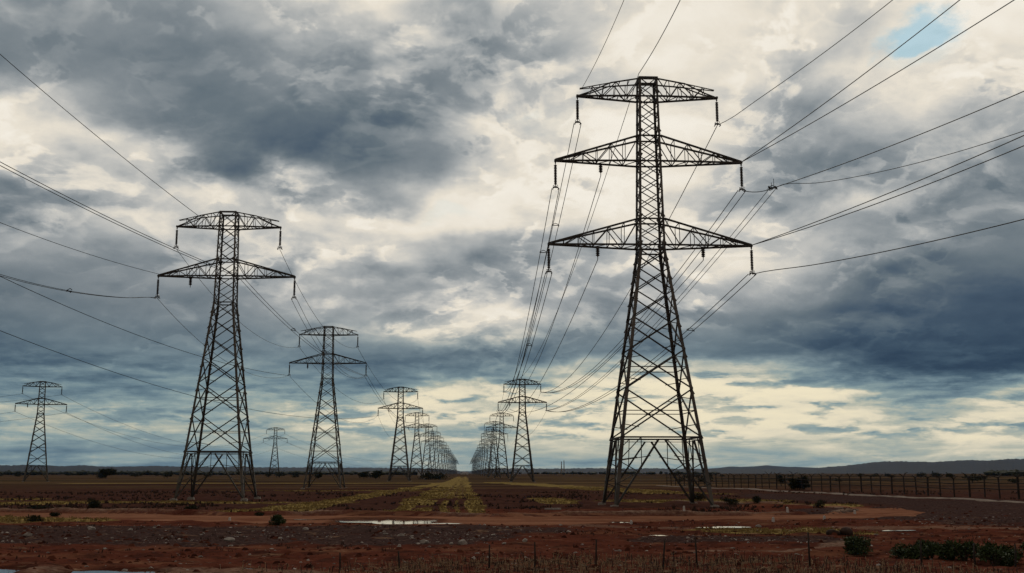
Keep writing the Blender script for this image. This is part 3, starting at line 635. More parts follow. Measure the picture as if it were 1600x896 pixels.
            for i in range(1, 6):
                t = i / 6; b.bar(bot_at(0, t), bot_at(1, t), w * .45); b.bar(bot_at(i % 2, t), bot_at(1 - i % 2, t - 1 / 6), w * .4); b.bar(top_at(0, t), top_at(1, t), w * .4)
            b.bar(tip + (0, -0.25, 0.02), tip + (0, 0.25, 0.02), w * 1.3); b.bar(tip + (0, 0, .1), tip - (0, 0, .35), .16)
            arm = b.build('cross_arm', M_STEEL, root); ln = spec['ins']
            insulator(arm, tuple(tip - (0, 0, 0.3)), ln, spec.get('ir', 0.15)); tips[(ai, sx)] = tip - (0, 0, 0.3 + ln + .25)
            if (ai, sx) in spec.get('inner', ()):
                q = bot_at(0, 0.45) * .5 + bot_at(1, .45) * .5; insulator(arm, tuple(q), 1.7, 0.26, yoke=False); tips[(ai, sx, 'in')] = q - (0, 0, 1.8)
            tips[(ai, sx, 'tip')] = tip
    return root, tips
TALL = dict(hw=[(0, 5.75), (8.0, 4.75), (30.9, 1.62), (53.2, 1.18)], lw=(0.42, 0.37, 0.27), girt=8.0, waist=30.9, bw=0.165, bay=0.60, lace=0.74, aw=0.205, tipup=0.25, ins=3.1, ir=.20,
    plates=(8, 13.2, 17.6, 21.3, 24.5, 27.3, 29.7, 31.8, 35.2, 43, 46.2, 51.3), arms=[(8.9, 50.7, 53.0, True), (11.75, 42.2, 45.5, False), (12.65, 31.5, 34.8, False)], inner=((1, -1), (2, -1), (2, 1)))
TWO = dict(hw=[(0, 5.05), (7.0, 4.1), (29.5, 1.55), (43.7, 1.28)], lw=(0.36, 0.31, 0.23), girt=7.0, waist=29.5, bw=0.145, bay=0.66, lace=0.78, aw=0.19, tipup=0.1, ins=2.9, ir=.19,
    plates=(7, 11.8, 16, 19.6, 22.8, 25.6, 28, 33.6, 36.2, 41.4), arms=[(7.95, 41.4, 43.6, True), (10.4, 33.6, 36.2, False)], inner=((1, -1),))
ORD = ['first', 'second', 'third', 'fourth', 'fifth', 'sixth', 'seventh', 'eighth', 'ninth', 'tenth', 'eleventh', 'twelfth']
tall, TIP3 = make_pylon('lattice_pylon', TALL, 3); tall.location = (22.75, 131.4, 0)
setp(tall, 'tallest dark lattice pylon, the only one with three tiers of cross arms', 'pylon', 'lattice pylons crossing the plain')
two, TIP2 = make_pylon('lattice_pylon', TWO, 4)
stout, _ = make_pylon('lattice_pylon', dict(TWO, lw=(0.52, 0.46, 0.38), bw=0.20, aw=0.28, ir=.24), 6)      # the heavier build of the plain's inner pylons
ROW_A = [(-36.0, 162.5, .975), (-36.0, 285, .955), (-30.6, 515, 1.0), (-32.5, 735, 1.0), (-31.5, 905, 1.0), (-32, 1060, 1.0), (-32, 1215, 1.0)] + [(-32, 1215 + 185 * i, 1.0) for i in range(1, 15)]
ROW_B = [(24.3, 469, 1.0), (24.2, 735, 1.0), (22.6, 858, 1.0), (25, 1010, 1.0), (25, 1165, 1.0)] + [(25, 1165 + 185 * i, 1.0) for i in range(1, 15)]
GP = 'lattice pylons crossing the plain'
def place(i, x, y, s, label, rz=0.0):
    o = two if i == 0 else copy_tree(two) if i == 1 else stout if i == 2 else copy_tree(stout)
    o.location = (x, y, H(x, y) if y < 300 else 0); o.scale = (s, s, s); o.rotation_euler = (0, 0, rz); setp(o, label, 'pylon', GP)
    return o
cnt = 0
for i, (x, y, s) in enumerate(ROW_A):
    lab = ('large two tier pylon beside the red road, nearest of the row on the left' if i == 0 else
           'mid sized two tier pylon directly behind the large one beside the red road' if i == 1 else
           f'{ORD[i]} pylon back from the road in the long row on the left' if i < 9 else 'tiny far pylon merging into the end of the long row on the left')
    place(cnt, x, y, s, lab); cnt += 1
for i, (x, y, s) in enumerate(ROW_B):
    lab = ('first two tier pylon behind the tallest one, heading the row on the right' if i == 0 else
           f'{ORD[i]} two tier pylon behind the tallest pylon, in the row on the right' if i < 8 else 'tiny far pylon merging into the end of the row on the right')
    place(cnt, x, y, s, lab); cnt += 1
place(cnt, -187, 490, 1.0, 'lone small pylon on the dark field by the left edge', 0.35); cnt += 1
place(cnt, -169, 985, 1.0, 'very small distant pylon seen between the two larger pylons on the left', 0.1); cnt += 1

# ---- overhead wires -----------------------------------------------------
GW = 'overhead wires between the pylons'
def span(p, q, sag, n=28):
    p = np.array(p, float); q = np.array(q, float)
    return [p + (q - p) * t - np.array((0, 0, 4 * sag * t * (1 - t))) for t in np.linspace(0, 1, n)]
def wire(pts, r, label, group=GW, r1=None):
    b = MB(); b.tube(pts, r, 5, r1=r1); return setp(b.build('overhead_wire', M_WIRE), label, 'wire', group)
def twin(pts, r, label, gap=0.55, spacers=(), r1=None):         # two conductors held apart by spacers
    root = empty('twin_conductor', tuple(pts[0])); o = np.array(pts[0]); off = np.array((gap / 2, 0, 0))
    for s_ in (-1, 1):
        b = MB(); b.tube([q - o + off * s_ for q in pts], r, 5, r1=r1); b.build('conductor', M_WIRE, root)
    for t in spacers:
        q = pts[int(t * (len(pts) - 1))] - o; b = MB()
        b.bar(q - off * 1.25, q + off * 1.25, 0.10); b.bar(q - off, q - off + (0, 0.3, 0.22), 0.11); b.bar(q + off, q + off + (0, -.3, -.22), .11); b.tube([q - off + (0, .3, .2), q + (0, .3, .42), q + off + (0, .25, .2)], .05, 4)
        b.build('spacer', M_WIRE, root)
    return setp(root, label, 'wire', GW)
def tipw(loc, tip, s=1.0, rz=0.0):
    t = np.array(tip) * s; c, q = math.cos(rz), math.sin(rz)
    return np.array((loc[0] + t[0] * c - t[1] * q, loc[1] + t[0] * q + t[1] * c, t[2] + (H(loc[0], loc[1]) if loc[1] < 300 else 0)))
T0 = (22.75, 131.4, 0); A = ROW_A; B = ROW_B
t3 = lambda *k: tipw(T0, TIP3[k]); ta = lambda i, *k: tipw(A[i], TIP2[k], A[i][2]); tb = lambda i, *k: tipw(B[i], TIP2[k])
# tall pylon to the next one of its row
twin(span(t3(0, -1), tb(0, 0, -1), 9.0), 0.045, 'twin wires from the top arm of the tallest pylon, left side, running into the row', 0.9, (0.13,), 0.09)
twin(span(t3(1, -1), tb(0, 1, -1) + (0.3, 0, 0.3), 9.0), 0.045, 'twin wires from the middle arm of the tallest pylon, left side, running into the row', 0.9, (0.1,), 0.09)
twin(span(t3(2, -1), tb(0, 1, -1) - (0.4, 0, 0), 7.0), 0.045, 'twin wires from the lowest arm of the tallest pylon, left side, running into the row', 0.8, (0.18,), 0.09)
wire(span(t3(1, -1, 'in'), tb(0, 0, -1) + (2.5, 0, .5), 9.5), 0.045, 'single wire from the short string under the middle arm of the tallest pylon', r1=.08)
wire(span(t3(2, -1, 'in'), tb(0, 1, -1) + (3.0, 0, .5), 7.5), 0.045, 'single wire from the short string under the lowest arm, left of the tall body', r1=.08)
wire(span(t3(2, 1, 'in'), tb(0, 1, -1) + (5.0, 0, .5), 7.5), 0.045, 'single wire from the short string under the lowest arm, right of the tall body', r1=.08)
wire(span(t3(0, 1), tb(0, 0, 1), 9.0), 0.05, 'single wire from the top arm tip of the tallest pylon, right side, into the row', r1=.09)
twin(span(t3(1, 1), tb(0, 0, 1) + (.3, 0, .2), 8.0), 0.05, 'twin wires from the middle arm of the tallest pylon, right side, into the row', 1.0, (0.16,), .09)
twin(span(t3(2, 1), tb(0, 1, 1), 6.0), 0.05, 'twin wires from the lowest arm of the tallest pylon, right side, into the row', 1.0, (0.14,), .09)
# wires from the tall pylon that pass beside and over the camera
def through(p, via, ext, sag=0.0, n=30):                       # from p, past the point via, on to ext times that distance
    p = np.array(p, float); via = np.array(via, float); q = p + (via - p) * ext
    te = 1 / ext; return [p + (q - p) * t - np.array((0, 0, 4 * sag * t * (te - t))) for t in np.linspace(0, 1, n)]
def dip(pts, at, depth, width=0.03):                            # slack jumper just off the insulator
    L = np.linalg.norm(pts[-1] - pts[0]); out = []
    return pts
def slack(pts, f, drop):                                        # jumper that hangs level off the insulator before the wire rises
    p = np.array(pts[0]); out = []
    for i, q in enumerate(pts):
        t = i / (len(pts) - 1); k = math.exp(-(t / f) ** 2) if f else 0
        z = q[2] * (1 - k) + (p[2] - drop * (t / f if t < f else 1)) * k; out.append(np.array((q[0], q[1], z)))
    return out
n_ = 44
wire(slack(through(t3(0, 1), (41.99, 99.78, 50.09), 2.6, 3, n_), .06, .3), .042, 'wire from the top arm of the tallest pylon, looping level, then climbing out of frame')
wire(through(t3(1, 1, 'tip'), (46.36, 94.84, 47.93), 2.4, 2, n_), .05, 'upper of two straight wires rising steeply from the middle arm tip of the tallest pylon')
wire(through(t3(1, 1, 'tip'), (48.26, 88.67, 45.16), 2.4, 2, n_), .05, 'lower of two straight wires rising steeply from the middle arm tip of the tallest pylon')
J = t3(1, 1) + np.array((3.2, -2.6, -.35))                       # floating joint where the middle arm's jumper meets the wires
wire(span(t3(1, 1), J, .35, 10), .05, 'short slack jumper from the middle insulator of the tallest pylon to a floating clamp')
wire(through(J, (48.32, 88.46, 36.61), 2.4, 2, n_), .048, 'straight wire rising from the floating clamp to the picture edge')
wire(slack(through(J, (48.22, 88.8, 33.13), 2.4, 5, n_), .05, .1), .036, 'thin sagging wire leaving the floating clamp below the straight one')
twin(span(J, tb(0, 1, 1), 6.0), .04, 'twin wires from the floating clamp back to the pylon behind', .8, (.02,), .08)
b = MB(); b.bar(J - J - (.5, 0, 0), (.5, 0, 0.06), .16); b.bar((.1, 0, 0), (.1, 0, 1.2), .05); b.bar((-.2, 0, 0), (-.2, 0, .7), .05); b.bar((-.5, -.15, -.1), (-.5, .2, .25), .14); b.bar((.35, -.2, -.1), (.35, .2, .25), .14); b.tube([(-.5, 0, .1), (-.8, 0, -.2), (-.4, 0, -.3), (0, 0, -.1)], .05, 4)
o = b.build('wire_clamp', M_WIRE); o.location = tuple(J); setp(o, 'dark clamp with two upright pins floating on wires beside the tallest pylon', 'clamp')
wire(through(t3(2, 1, 'tip'), (48.75, 89.84, 33.06), 2.4, 2, n_), .05, 'upper of two close wires from the lowest arm tip of the tallest pylon')
wire(through(t3(2, 1, 'tip'), (48.72, 89.93, 32.15), 2.4, 2.5, n_), .05, 'lower of two close wires from the lowest arm tip of the tallest pylon')
wire(slack(through(t3(2, 1), (48.53, 90.57, 25.69), 2.4, 2.5, n_), .06, .25), .05, 'lowest wire on the right, from the bottom insulator of the tallest pylon to the edge')
wire(through(t3(0, -1, 'tip') + np.array((.6, 0, 1.0)), (15.0, 98.42, 48.95), 2.2, 2, n_), .03, 'thin wire from the left end of the top arm straight up out of frame')
wire(through(T0 + np.array((-1.0, 0, 54.1)), (22.2, 106.66, 52.84), 2.4, 2, n_), .045, 'earth wire from the very peak of the tallest pylon up out of frame')
wire(span(T0 + np.array((-1.0, 0, 54.1)), np.array((B[0][0] - 3, B[0][1], 43.3)), 9), .04, 'earth wire from the peak of the tallest pylon back to the next', r1=.07)
# the large pylon on the left: wires leaving past the picture's left edge
L0 = np.array((A[0][0], A[0][1], H(A[0][0], A[0][1])))
wire(through(L0 + np.array((-4.3, 0, 41.9)), (-54.14, 121.95, 51.64), 2.2, 2, n_), .042, 'steep wire from the flat top arm of the large left pylon to the edge')
twin(through(L0 + np.array((2.3, -1.2, 32.6)), (-47.49, 109.04, 34.88), 2.2, 2.5, n_), .042, 'twin wires from beside the body of the large left pylon to the edge', .7)
twin(span(L0 + np.array((2.3, -1.2, 32.6)), ta(1, 1, 1), 2.5), .042, 'twin wires crossing behind the large left pylon towards the second', .7, (.3,))
wire(through(L0 + np.array((-9.4, 0, 33.0)), (-55.15, 127.91, 33.05), 2.2, 2, n_), .036, 'thin wire from the lower arm tip of the large left pylon to the edge')
twin(slack(through(ta(0, 1, -1), (-55.41, 129.66, 27.06), 2.2, 4, n_), .05, .2), .036, 'twin wires from the lower left insulator of the large left pylon to the edge', .6, (.28,))
wire(through(ta(1, 1, -1), (-66.87, 156.52, 31.68), 1.6, 6, n_), .05, 'wire from the second left pylon passing behind the large one to the edge')
wire(through(ta(2, 1, -1), (-92.02, 217.38, 31.56), 1.5, 16, n_), .065, 'heavy low wire from the third left pylon sweeping past the large one to the edge')
# rows
names = {0: 'large two tier pylon', 1: 'second pylon of the left row', 2: 'third pylon of the left row', 3: 'fourth pylon of the left row'}
armn = {(0, -1): 'upper left arm', (0, 1): 'upper right arm', (1, -1): 'lower left arm', (1, 1): 'lower right arm'}
for i in range(len(A) - 1):
    if i > 11: break
    r = 0.035 if i == 0 else 0.045 if i == 1 else 0.05
    for k in ((0, -1), (0, 1), (1, -1), (1, 1)):
        p, q = ta(i, *k), ta(i + 1, *k); sg = (4.5, 7, 7)[i] if i < 3 else 5
        if i < 2 and k == (1, 1): twin(span(p, q, sg), r, f'twin wires from the {armn[k]} of the {names[i]}', 0.8, (0.3,))
        elif i < 4: wire(span(p, q, sg), r, f'thin wire running back from {armn[k]} of {names[i]}')
        else: wire(span(p, q, sg, 12), 0.055, 'faint wire between the small far pylons of the row on the left', 'faint wires in the far row on the left')
for i in range(len(B) - 1):
    if i > 11: break
    for k in ((0, -1), (0, 1), (1, -1), (1, 1)):
        lab = f'thin wire running back from the {armn[k]} of the first pylon behind the tallest' if i == 0 else 'faint wire between the small far pylons of the row on the right'
        wire(span(tb(i, *k), tb(i + 1, *k), 6, 14), 0.05, lab, GW if i == 0 else 'faint wires in the far row on the right')
F1 = (-187, 490); F2 = (-169, 985); tf = lambda f, rz, *k: tipw(f, TIP2[k], 1.0, rz)
for k in ((0, -1), (0, 1), (1, -1), (1, 1)):
    wire(span(tf(F1, .35, *k), tf(F2, .1, *k), 17), 0.06, f'thin wire from {armn[k]} of the lone small pylon to very small one')
    wire(span(tf(F1, .35, *k), (-330 + k[1] * 8, 300, 40 - 9 * k[0]), 12), 0.05, f'thin wire from the {armn[k]} of the lone small pylon out past the edge')
    wire(span(tf(F2, .1, *k), (-60 + k[1] * 9, 1700, 38 - 8 * k[0]), 20), 0.08, f'faint wire from the {armn[k]} of the very small pylon into the distance')

# ---- vegetation ---------------------------------------------------------
def leaf_blob(n, rx, ry, rz, cz, size, seed, lumps=7, flat=0.35):
    """leaf-sized faces clumped through an uneven crown"""
    rg = random.Random(seed); b = MB(); cs = []
    for _ in range(lumps):
        a = rg.uniform(0, 6.283); q = rg.uniform(0.1, 0.75); cs.append((rx * q * math.cos(a), ry * q * math.sin(a), cz + rz * rg.uniform(-0.55, 0.6), rg.uniform(0.3, 0.55)))
    for i in range(n):
        cx, cy, cz_, cr = cs[i % lumps]; u = np.array([rg.gauss(0, 1) for _ in range(3)]); u /= np.linalg.norm(u); q = cr * rg.uniform(0.45, 1.08)
        p = np.array((cx + u[0] * rx * q, cy + u[1] * ry * q, max(0.03, cz_ + u[2] * rz * q)))
        d = np.array([rg.gauss(0, 1) + u[j] * .8 for j in range(3)]); d /= np.linalg.norm(d); e = np.cross(d, [rg.gauss(0, 1) for _ in range(3)]); e /= np.linalg.norm(e) + 1e-9
        s_ = size * rg.uniform(0.5, 1.3); b.add([p - e * s_ * flat, p + d * s_ * .6 - e * s_ * .1, p + d * s_ * 1.3, p + e * s_ * flat + d * s_ * .5], [(0, 1, 2, 3)])
    return b
def stems(n, rx, ry, h, r, seed):
    rg = random.Random(seed); b = MB()
    for _ in range(n):
        a = rg.uniform(0, 6.283); q = rg.uniform(.3, .9); x, y = rx * q * math.cos(a), ry * q * math.sin(a)
        b.tube([(x * .12, y * .12, -.1), (x * .4, y * .4, h * .45), (x, y, h * rg.uniform(.6, 1))], r, 4, r1=r * .3)
    return b
def shrub(name, loc, rx, ry, h, label, n=900, size=0.14, mt=None, group='low shrubs on the red ground', cat='shrub', seed=1):
    root = empty(name, (loc[0], loc[1], H(loc[0], loc[1])), random.Random(seed).uniform(0, 6)); mt = mt or M_LEAF
    leaf_blob(n, rx, ry, h * .52, h * .48, size, seed).build('foliage', mt, root)
    stems(9, rx * .8, ry * .8, h * .8, 0.03, seed + 50).build('stem', M_BARK, root)
    return setp(root, label, cat, group)
SHR = [((19.3, 54.4), 1.0, .8, 1.05, 'bushiest green shrub at the end of the shrub line, by the dark earth mounds', 1500),
       ((20.4, 51.6), .55, .5, .62, 'smallest low shrub in the green line beside the stubble', 600),
       ((21.4, 50.6), .95, .75, 1.0, 'rounded green shrub third along the line by the stubble', 1400),
       ((22.1, 48.6), .8, .7, .95, 'dense green shrub in the middle of the line, fence stake before it', 1200),
       ((22.4, 46.3), .85, .7, .95, 'dark shrub near the bottom corner, between two leaning stakes', 1200),
       ((24.0, 45.9), .6, .6, 1.0, 'upright dark shrub closest to the bottom corner on the right', 900),
       ((-14.5, 86.9), .82, .7, .80, 'round dark bush at the near edge of the red road', 1500),
       ((-41.0, 124.6), 1.0, .9, 1.05, 'round dark bush beyond the road bank on the left', 1200),
       ((-34.9, 91.5), .8, .7, .5, 'low sparse scrub on the dull grass left of the road', 500),
       ((32.3, 134.0), 1.5, 1.1, 1.0, 'dark scrub right at the foot of the tallest pylon', 1100),
       ((30.6, 143.6), 1.5, 1.2, 1.25, 'dark scrub behind the foot of the tallest pylon', 1100),
       ((35.4, 133.0), 1.3, 1.0, .8, 'low dark scrub between the tallest pylon and the road bend', 900),
       ((39.0, 121.0), .7, .6, .9, 'small upright scrub inside the bend of the red road', 500),
       ((-46.0, 121.5), 1.3, .8, .5, 'flat tangled weeds beside the far road bank on the left', 700),
       ((-28.5, 117.6), 1.4, .9, .6, 'wide low weeds before the large two tier pylon', 800),
       ((-19.0, 104.3), .55, .5, .35, 'little dark tuft sitting on the red road', 300),
       ((-37.5, 103.6), .8, .6, .45, 'dark weed clump on the road shoulder left of the round bush', 400)]
SHR += [((20.9, 51.0), .8, .6, .8, 'shrub filling the gap between the smallest and the rounded one', 800), ((21.9, 49.5), .7, .6, .75, 'lower shrub squeezed between the rounded and the dense one', 800), ((23.2, 47.2), .75, .6, .9, 'shrub between the dense one and the two by the bottom corner', 900)]
for i, (loc, rx, ry, h, lab, n) in enumerate(SHR):
  if loc[0] > 19 and loc[1] < 55: rx, ry, h = rx * 1.2, ry * 1.15, h * .92
  shrub('shrub', loc, rx, ry, h, lab, n, seed=100 + i, mt=M_LEAF if i <= 6 or i > 16 else M_LEAFD, size=0.15)
def tree(loc, rx, h, label, seed, group='trees scattered on the plain', n=900, low=.1):
    root = empty('tree', (loc[0], loc[1], H(loc[0], loc[1]) if loc[1] < 400 else 0), seed * 1.3)
    leaf_blob(n, rx, rx * .9, h * (1 - low) * .5, h * (low + (1 - low) * .52), rx * .22, seed, 11).build('crown', M_LEAFD, root)
    b = MB(); b.tube([(0, 0, -.3), (.03 * h, 0, h * .3), (0, .04 * h, h * .7)], h * .045, 6, r1=h * .02)
    for a in (0, 2.1, 4.2): b.tube([(.02 * h, 0, h * .25), (rx * .4 * math.cos(a), rx * .4 * math.sin(a), h * .6)], h * .02, 4, r1=h * .008)
    b.build('trunk', M_BARK, root); return setp(root, label, 'tree', group)
tree((76.6, 250.5), 2.2, 3.2, 'bushy round tree standing before the post and rail fence', 301, n=2200, low=.05)
tree((93.0, 322), 1.5, 3.4, 'narrow dark tree behind the fence, next to the bushy round tree', 302)
tree((-246, 768), 6.2, 6.0, 'dark spreading tree on the field right of the lone small pylon', 303, n=1200)
tree((-263, 810), 4.5, 4.5, 'smaller dark tree next to the spreading tree on the field', 304)
tree((-64, 700), 4.4, 4.2, 'dark round tree behind the second pylon of the left row', 305)
tree((-55.5, 690), 4.6, 5.0, 'dark tree in the gap between the second and third left pylons', 306)
tree((-95, 720), 4.0, 3.6, 'low dark tree on the plain behind the second left pylon, apart', 307)
base = tree((-150, 900), 5, 5, 'small dark tree far out on the plain', 308, 'small dark trees far out on the plain', 260)
rg = random.Random(77); far = [(-150, 900)]
for i in range(46):
    if i < 26: y = rg.uniform(380, 1150); x = y * rg.uniform(.19, .52)
    else: y = rg.uniform(800, 1800); x = -y * rg.uniform(.04, .42)
    if -60 < x < 60: continue
    c = copy_tree(base); q = rg.uniform(.45, 1.0) * (0.8 if y < 700 else 1.1); c.location = (x, y, 0); c.scale = (q * rg.uniform(.7, 1.3), q, q * rg.uniform(.6, .95)); c.rotation_euler = (0, 0, rg.uniform(0, 6))
def woods():                                                    # far wood that reads as one dark mass
    rg = random.Random(9); b = MB()
    ico = bmesh.new(); bmesh.ops.create_icosphere(ico, subdivisions=1, radius=1); iv = [tuple(v.co) for v in ico.verts]; ifc = [tuple(v.index for v in f.verts) for f in ico.faces]; ico.free()
    for _ in range(2600):
        u = rg.random()
        if u < 0.72: D = rg.uniform(1900, 3600); a = math.radians(rg.uniform(-26, -0.8))
        elif u < .86: D = rg.uniform(2300, 4200); a = math.radians(rg.uniform(1.6, 13))
        else: D = rg.uniform(1500, 2300); a = math.radians(rg.uniform(25.8, 31))
        if float(fbm(np.array([math.degrees(a) * .7]), np.array([D * .002]), 90)[0]) < 0.42: continue
        x, y = D * math.sin(a), D * math.cos(a)
        if -70 < x < 65: continue
        r = rg.uniform(4, 9); h = rg.uniform(4.0, 8.5)
        b.add([(x + vx * r * rg.uniform(.75, 1.2), y + vy * r, h * .45 + vz * h * .55 * rg.uniform(.75, 1.15)) for vx, vy, vz in iv], ifc)
    setp(b.build('distant_woods', M_LEAFD), kind='stuff')
woods()
tree_hedge = leaf_blob(900, 8, 6, 1.8, 1.6, 1.0, 17, 12); o = tree_hedge.build('hedge', M_LEAFD); o.location = (-17.5, 640, 0); setp(o, 'dark hedge at the far end of the crop strip under the left row', 'hedge')

def tufts(name, mt, pts, h, n, seed, lean=.5, w=.03):
    rg = random.Random(seed); b = MB(); zz = height(np.array([p[0] for p in pts]), np.array([p[1] for p in pts]))
    for (x, y), z in zip(pts, zz):
        z = float(z); k = rg.uniform(.6, 1.4)
        for _ in range(n):
            a = rg.uniform(0, 6.28); l = rg.uniform(.1, lean) * h * k; x0 = x + rg.uniform(-.12, .12); y0 = y + rg.uniform(-.12, .12); ww = w * rg.uniform(.7, 1.4); hh = h * k * rg.uniform(.6, 1.2)
            b.add([(x0 - ww, y0, z - .02), (x0 + ww, y0, z - .02), (x0 + l * math.cos(a) + ww * .3, y0 + l * math.sin(a), z + hh), (x0 + l * math.cos(a) - ww * .3, y0 + l * math.sin(a), z + hh)], [(0, 1, 2, 3)], 0)
    return setp(b.build(name, mt), kind='stuff')
def pick(weight, n, seed):
    r = np.random.default_rng(seed); w = weight / weight.sum(); i = r.choice(len(w), n, p=w)
    return list(zip(GX[i] + r.uniform(-.3, .3, n), GY[i] + r.uniform(-.3, .3, n)))
onr = line_dist(GX, GY, ROAD); offroad = (onr[0] > onr[1] * .6) & (puddle_mask(GX, GY, 1.2) < .1)
tufts('dry_grass', M_GRASS, pick(np.where((GY > 66) & (GY < 300) & (GGRASS > .45) & offroad, np.abs(GY) ** 1.2, 0), 9500, 1), .14, 4, 2, .9, .045)
tufts('scrub_weeds', M_TWIG, pick(np.where((GY > 108) & (GY < 230) & (GGRASS < .3) & (GGRAVEL < .3) & offroad & (fbm(GX * .12, GY * .12, 55) > .55), GY ** 1.0, 0), 3800, 3), .26, 4, 4, .9, .06)
tufts('scrub_weeds', M_TWIG, pick(np.where((GY > 52) & (GY < 92) & offroad & (fbm(GX * .3, GY * .3, 56) > .57), 1.0, 0), 900, 5), .14, 4, 6, .8, .02)
# stubble: dry stalks standing at the bottom of the picture
def stalks():
    rg = random.Random(31); b = MB(); sp = [(rg.uniform(-13, 22), 37 + 18 * rg.random() ** 1.2) for _ in range(6500)]; sz = height(np.array([p[0] for p in sp]), np.array([p[1] for p in sp]))
    for (x, y), z in zip(sp, sz):
        z = float(z)
        edge = 52.5 - 0.035 * (x - 4) ** 2 * (1 if x < 4 else .35) - max(0, x - 14) * .9
        if y > edge + rg.uniform(-2.5, .6): continue
        if x < -3 and rg.random() > (x + 13) / 10 * .45: continue
        h = rg.uniform(.08, .36) * (1.25 if rg.random() < .06 else 1); l = rg.gauss(0, .045); mi = 0 if rg.random() < .45 else 1; r = rg.uniform(.006, .013)
        b.v_ = None; p = np.array((x, y, z - .03)); q = np.array((x + l, y + rg.gauss(0, .04), z + h)); b.bar(p, q, r * 2, mi=mi)
        if rg.random() < .55: t = p + (q - p) * rg.uniform(.4, .9); b.bar(t, t + (rg.gauss(0, .16), rg.gauss(0, .1), rg.uniform(-.02, .14)), r * 1.4, mi=1 if rg.random() < .5 else 0)
        if rg.random() < .22: b.bar((x, y, z + .03), (x + rg.uniform(-.5, .5), y + rg.uniform(-.3, .3), z + .04), r * 2.4, mi=1)
    setp(b.build('dry_stubble', [M_TWIG, M_STRAW]), kind='stuff')
stalks()
# stakes sticking up out of the stubble
STAKE = [(-5.0, 45.2, .75, 'short stake in thin stubble near the bottom puddles'), (-2.6, 44.9, .8, 'short thin stake in sparse stubble, second from the puddles'), (1.0, 45.6, .95, 'stake in the stubble below the twin pale rocks'), (2.9, 46.2, 1.05, 'thin upright stake in stubble, under the end of the road puddles'),
         (5.4, 46.0, 1.15, 'stake in the stubble below the left foot of the tallest pylon'), (8.1, 45.6, 1.2, 'tall stake in the stubble directly below the tallest pylon'), (9.7, 46.4, 1.25, 'tall stake in the stubble just right of the pylon centre'), (14.1, 45.2, 1.45, 'tallest dark stake, standing before the curved mud ridge'),
         (19.0, 45.8, 1.05, 'stake leaning among the green shrubs, nearest the stubble'), (20.7, 44.6, .95, 'pale stake in front of the green shrubs'), (21.9, 43.7, .9, 'short stake between the two bottom corner shrubs'), (23.3, 44.2, 1.0, 'last stake at the bottom corner past the shrubs')]
for i, (x, y, h, lab) in enumerate(STAKE):
    rg = random.Random(400 + i); b = MB(); l = rg.gauss(0, .05)
    b.tube([(0, 0, -.2), (l * .5 + rg.gauss(0, .01), 0, h * .5), (l, rg.gauss(0, .03), h)], .045, 6, r1=.032); o = b.build('fence_stake', M_WOOD, smooth=True); o.location = (x, y, H(x, y)); setp(o, lab, 'stake', 'stakes in the stubble')

# ---- rocks, clods, markers ----------------------------------------------
def rock_mesh(rx, ry, rz, seed, sub=3):
    bm = bmesh.new(); bmesh.ops.create_icosphere(bm, subdivisions=sub, radius=1); rg = np.random.default_rng(seed); cuts = [(v / np.linalg.norm(v), rg.uniform(.55, .95)) for v in rg.normal(size=(11, 3))]
    for v in bm.verts:
        p = np.array(v.co)
        for nrm, d in cuts:
            e = p @ nrm - d
            if e > 0: p = p - nrm * e * .9
        p = p * (1 + .10 * (float(fbm(np.array([p[0] * 2 + seed]), np.array([p[1] * 2 + p[2] * 1.7]), seed)[0]) - .5)); v.co = (p[0] * rx, p[1] * ry, p[2] * rz)
    me = bpy.data.meshes.new('rock'); bm.to_mesh(me); bm.free(); return me
def rock(name, x, y, rx, ry, rz, label, cat, mt, group, seed, rz_rot=0.0):
    me = rock_mesh(rx, ry, rz, seed); me.materials.append(mt); o = bpy.data.objects.new(name, me); S.collection.objects.link(o)
    o.location = (x, y, H(x, y) + rz * .35); o.rotation_euler = (0, 0, rz_rot); setp(o, label, cat, group); return o
GR = 'pale rocks on the dark soil'
for i, (x, y, a, lab) in enumerate([(-2.3, 63.2, .34, 'pale smooth rock left of the broad pale rock, on dark soil'), (-0.1, 61.6, .46, 'broad pale rock, largest on the dark soil below the crop strip'), (-.75, 61.4, .2, 'small pale rock touching the side of the broad pale rock'),
        (-26.3, 79.6, .5, 'flat pale rock on the gravelly ground at left'), (-28.2, 73.2, .42, 'double humped pale rock at far left'), (-13.9, 66.6, .42, 'pale rock in the red soil under the large two tier pylon'), (2.2, 62.3, .2, 'little grey rock alone right of the broad pale rock'),
        (-23.0, 77.7, .3, 'slim pale rock right of the flat rock at left'), (-11.3, 68.9, .22, 'little angular rock below the round dark bush'), (16.2, 53.9, .17, 'white stone on the curved mud ridge'), (26.5, 55.6, .24, 'pale stone on red ground right of the green shrubs'),
        (3.4, 63.3, .3, 'grey boulder among small stones past the broad pale rock'), (-11.0, 77.5, .35, 'flat cluster stone beside the round dark bush'), (-5.0, 70.5, .22, 'small stone midway between round bush and broad pale rock'), (22.2, 83.4, .3, 'white stone by the end of the narrow pale puddle')]):
    rock('rock', x, y, a * .85, a * .6, a * .45, lab, 'rock', M_ROCK, GR, 500 + i, i * .7)
for i, (x, y, a, lab) in enumerate([(23.1, 68.9, .5, 'dark earth mound, lower of the pair above the green shrubs'), (23.9, 69.1, .55, 'dark earth mound with rounded top beside its lower twin')]):
    rock('earth_mound', x, y, a, a * .8, a * .6, lab, 'mound', M_CLOD, 'dark earth mounds', 540 + i)
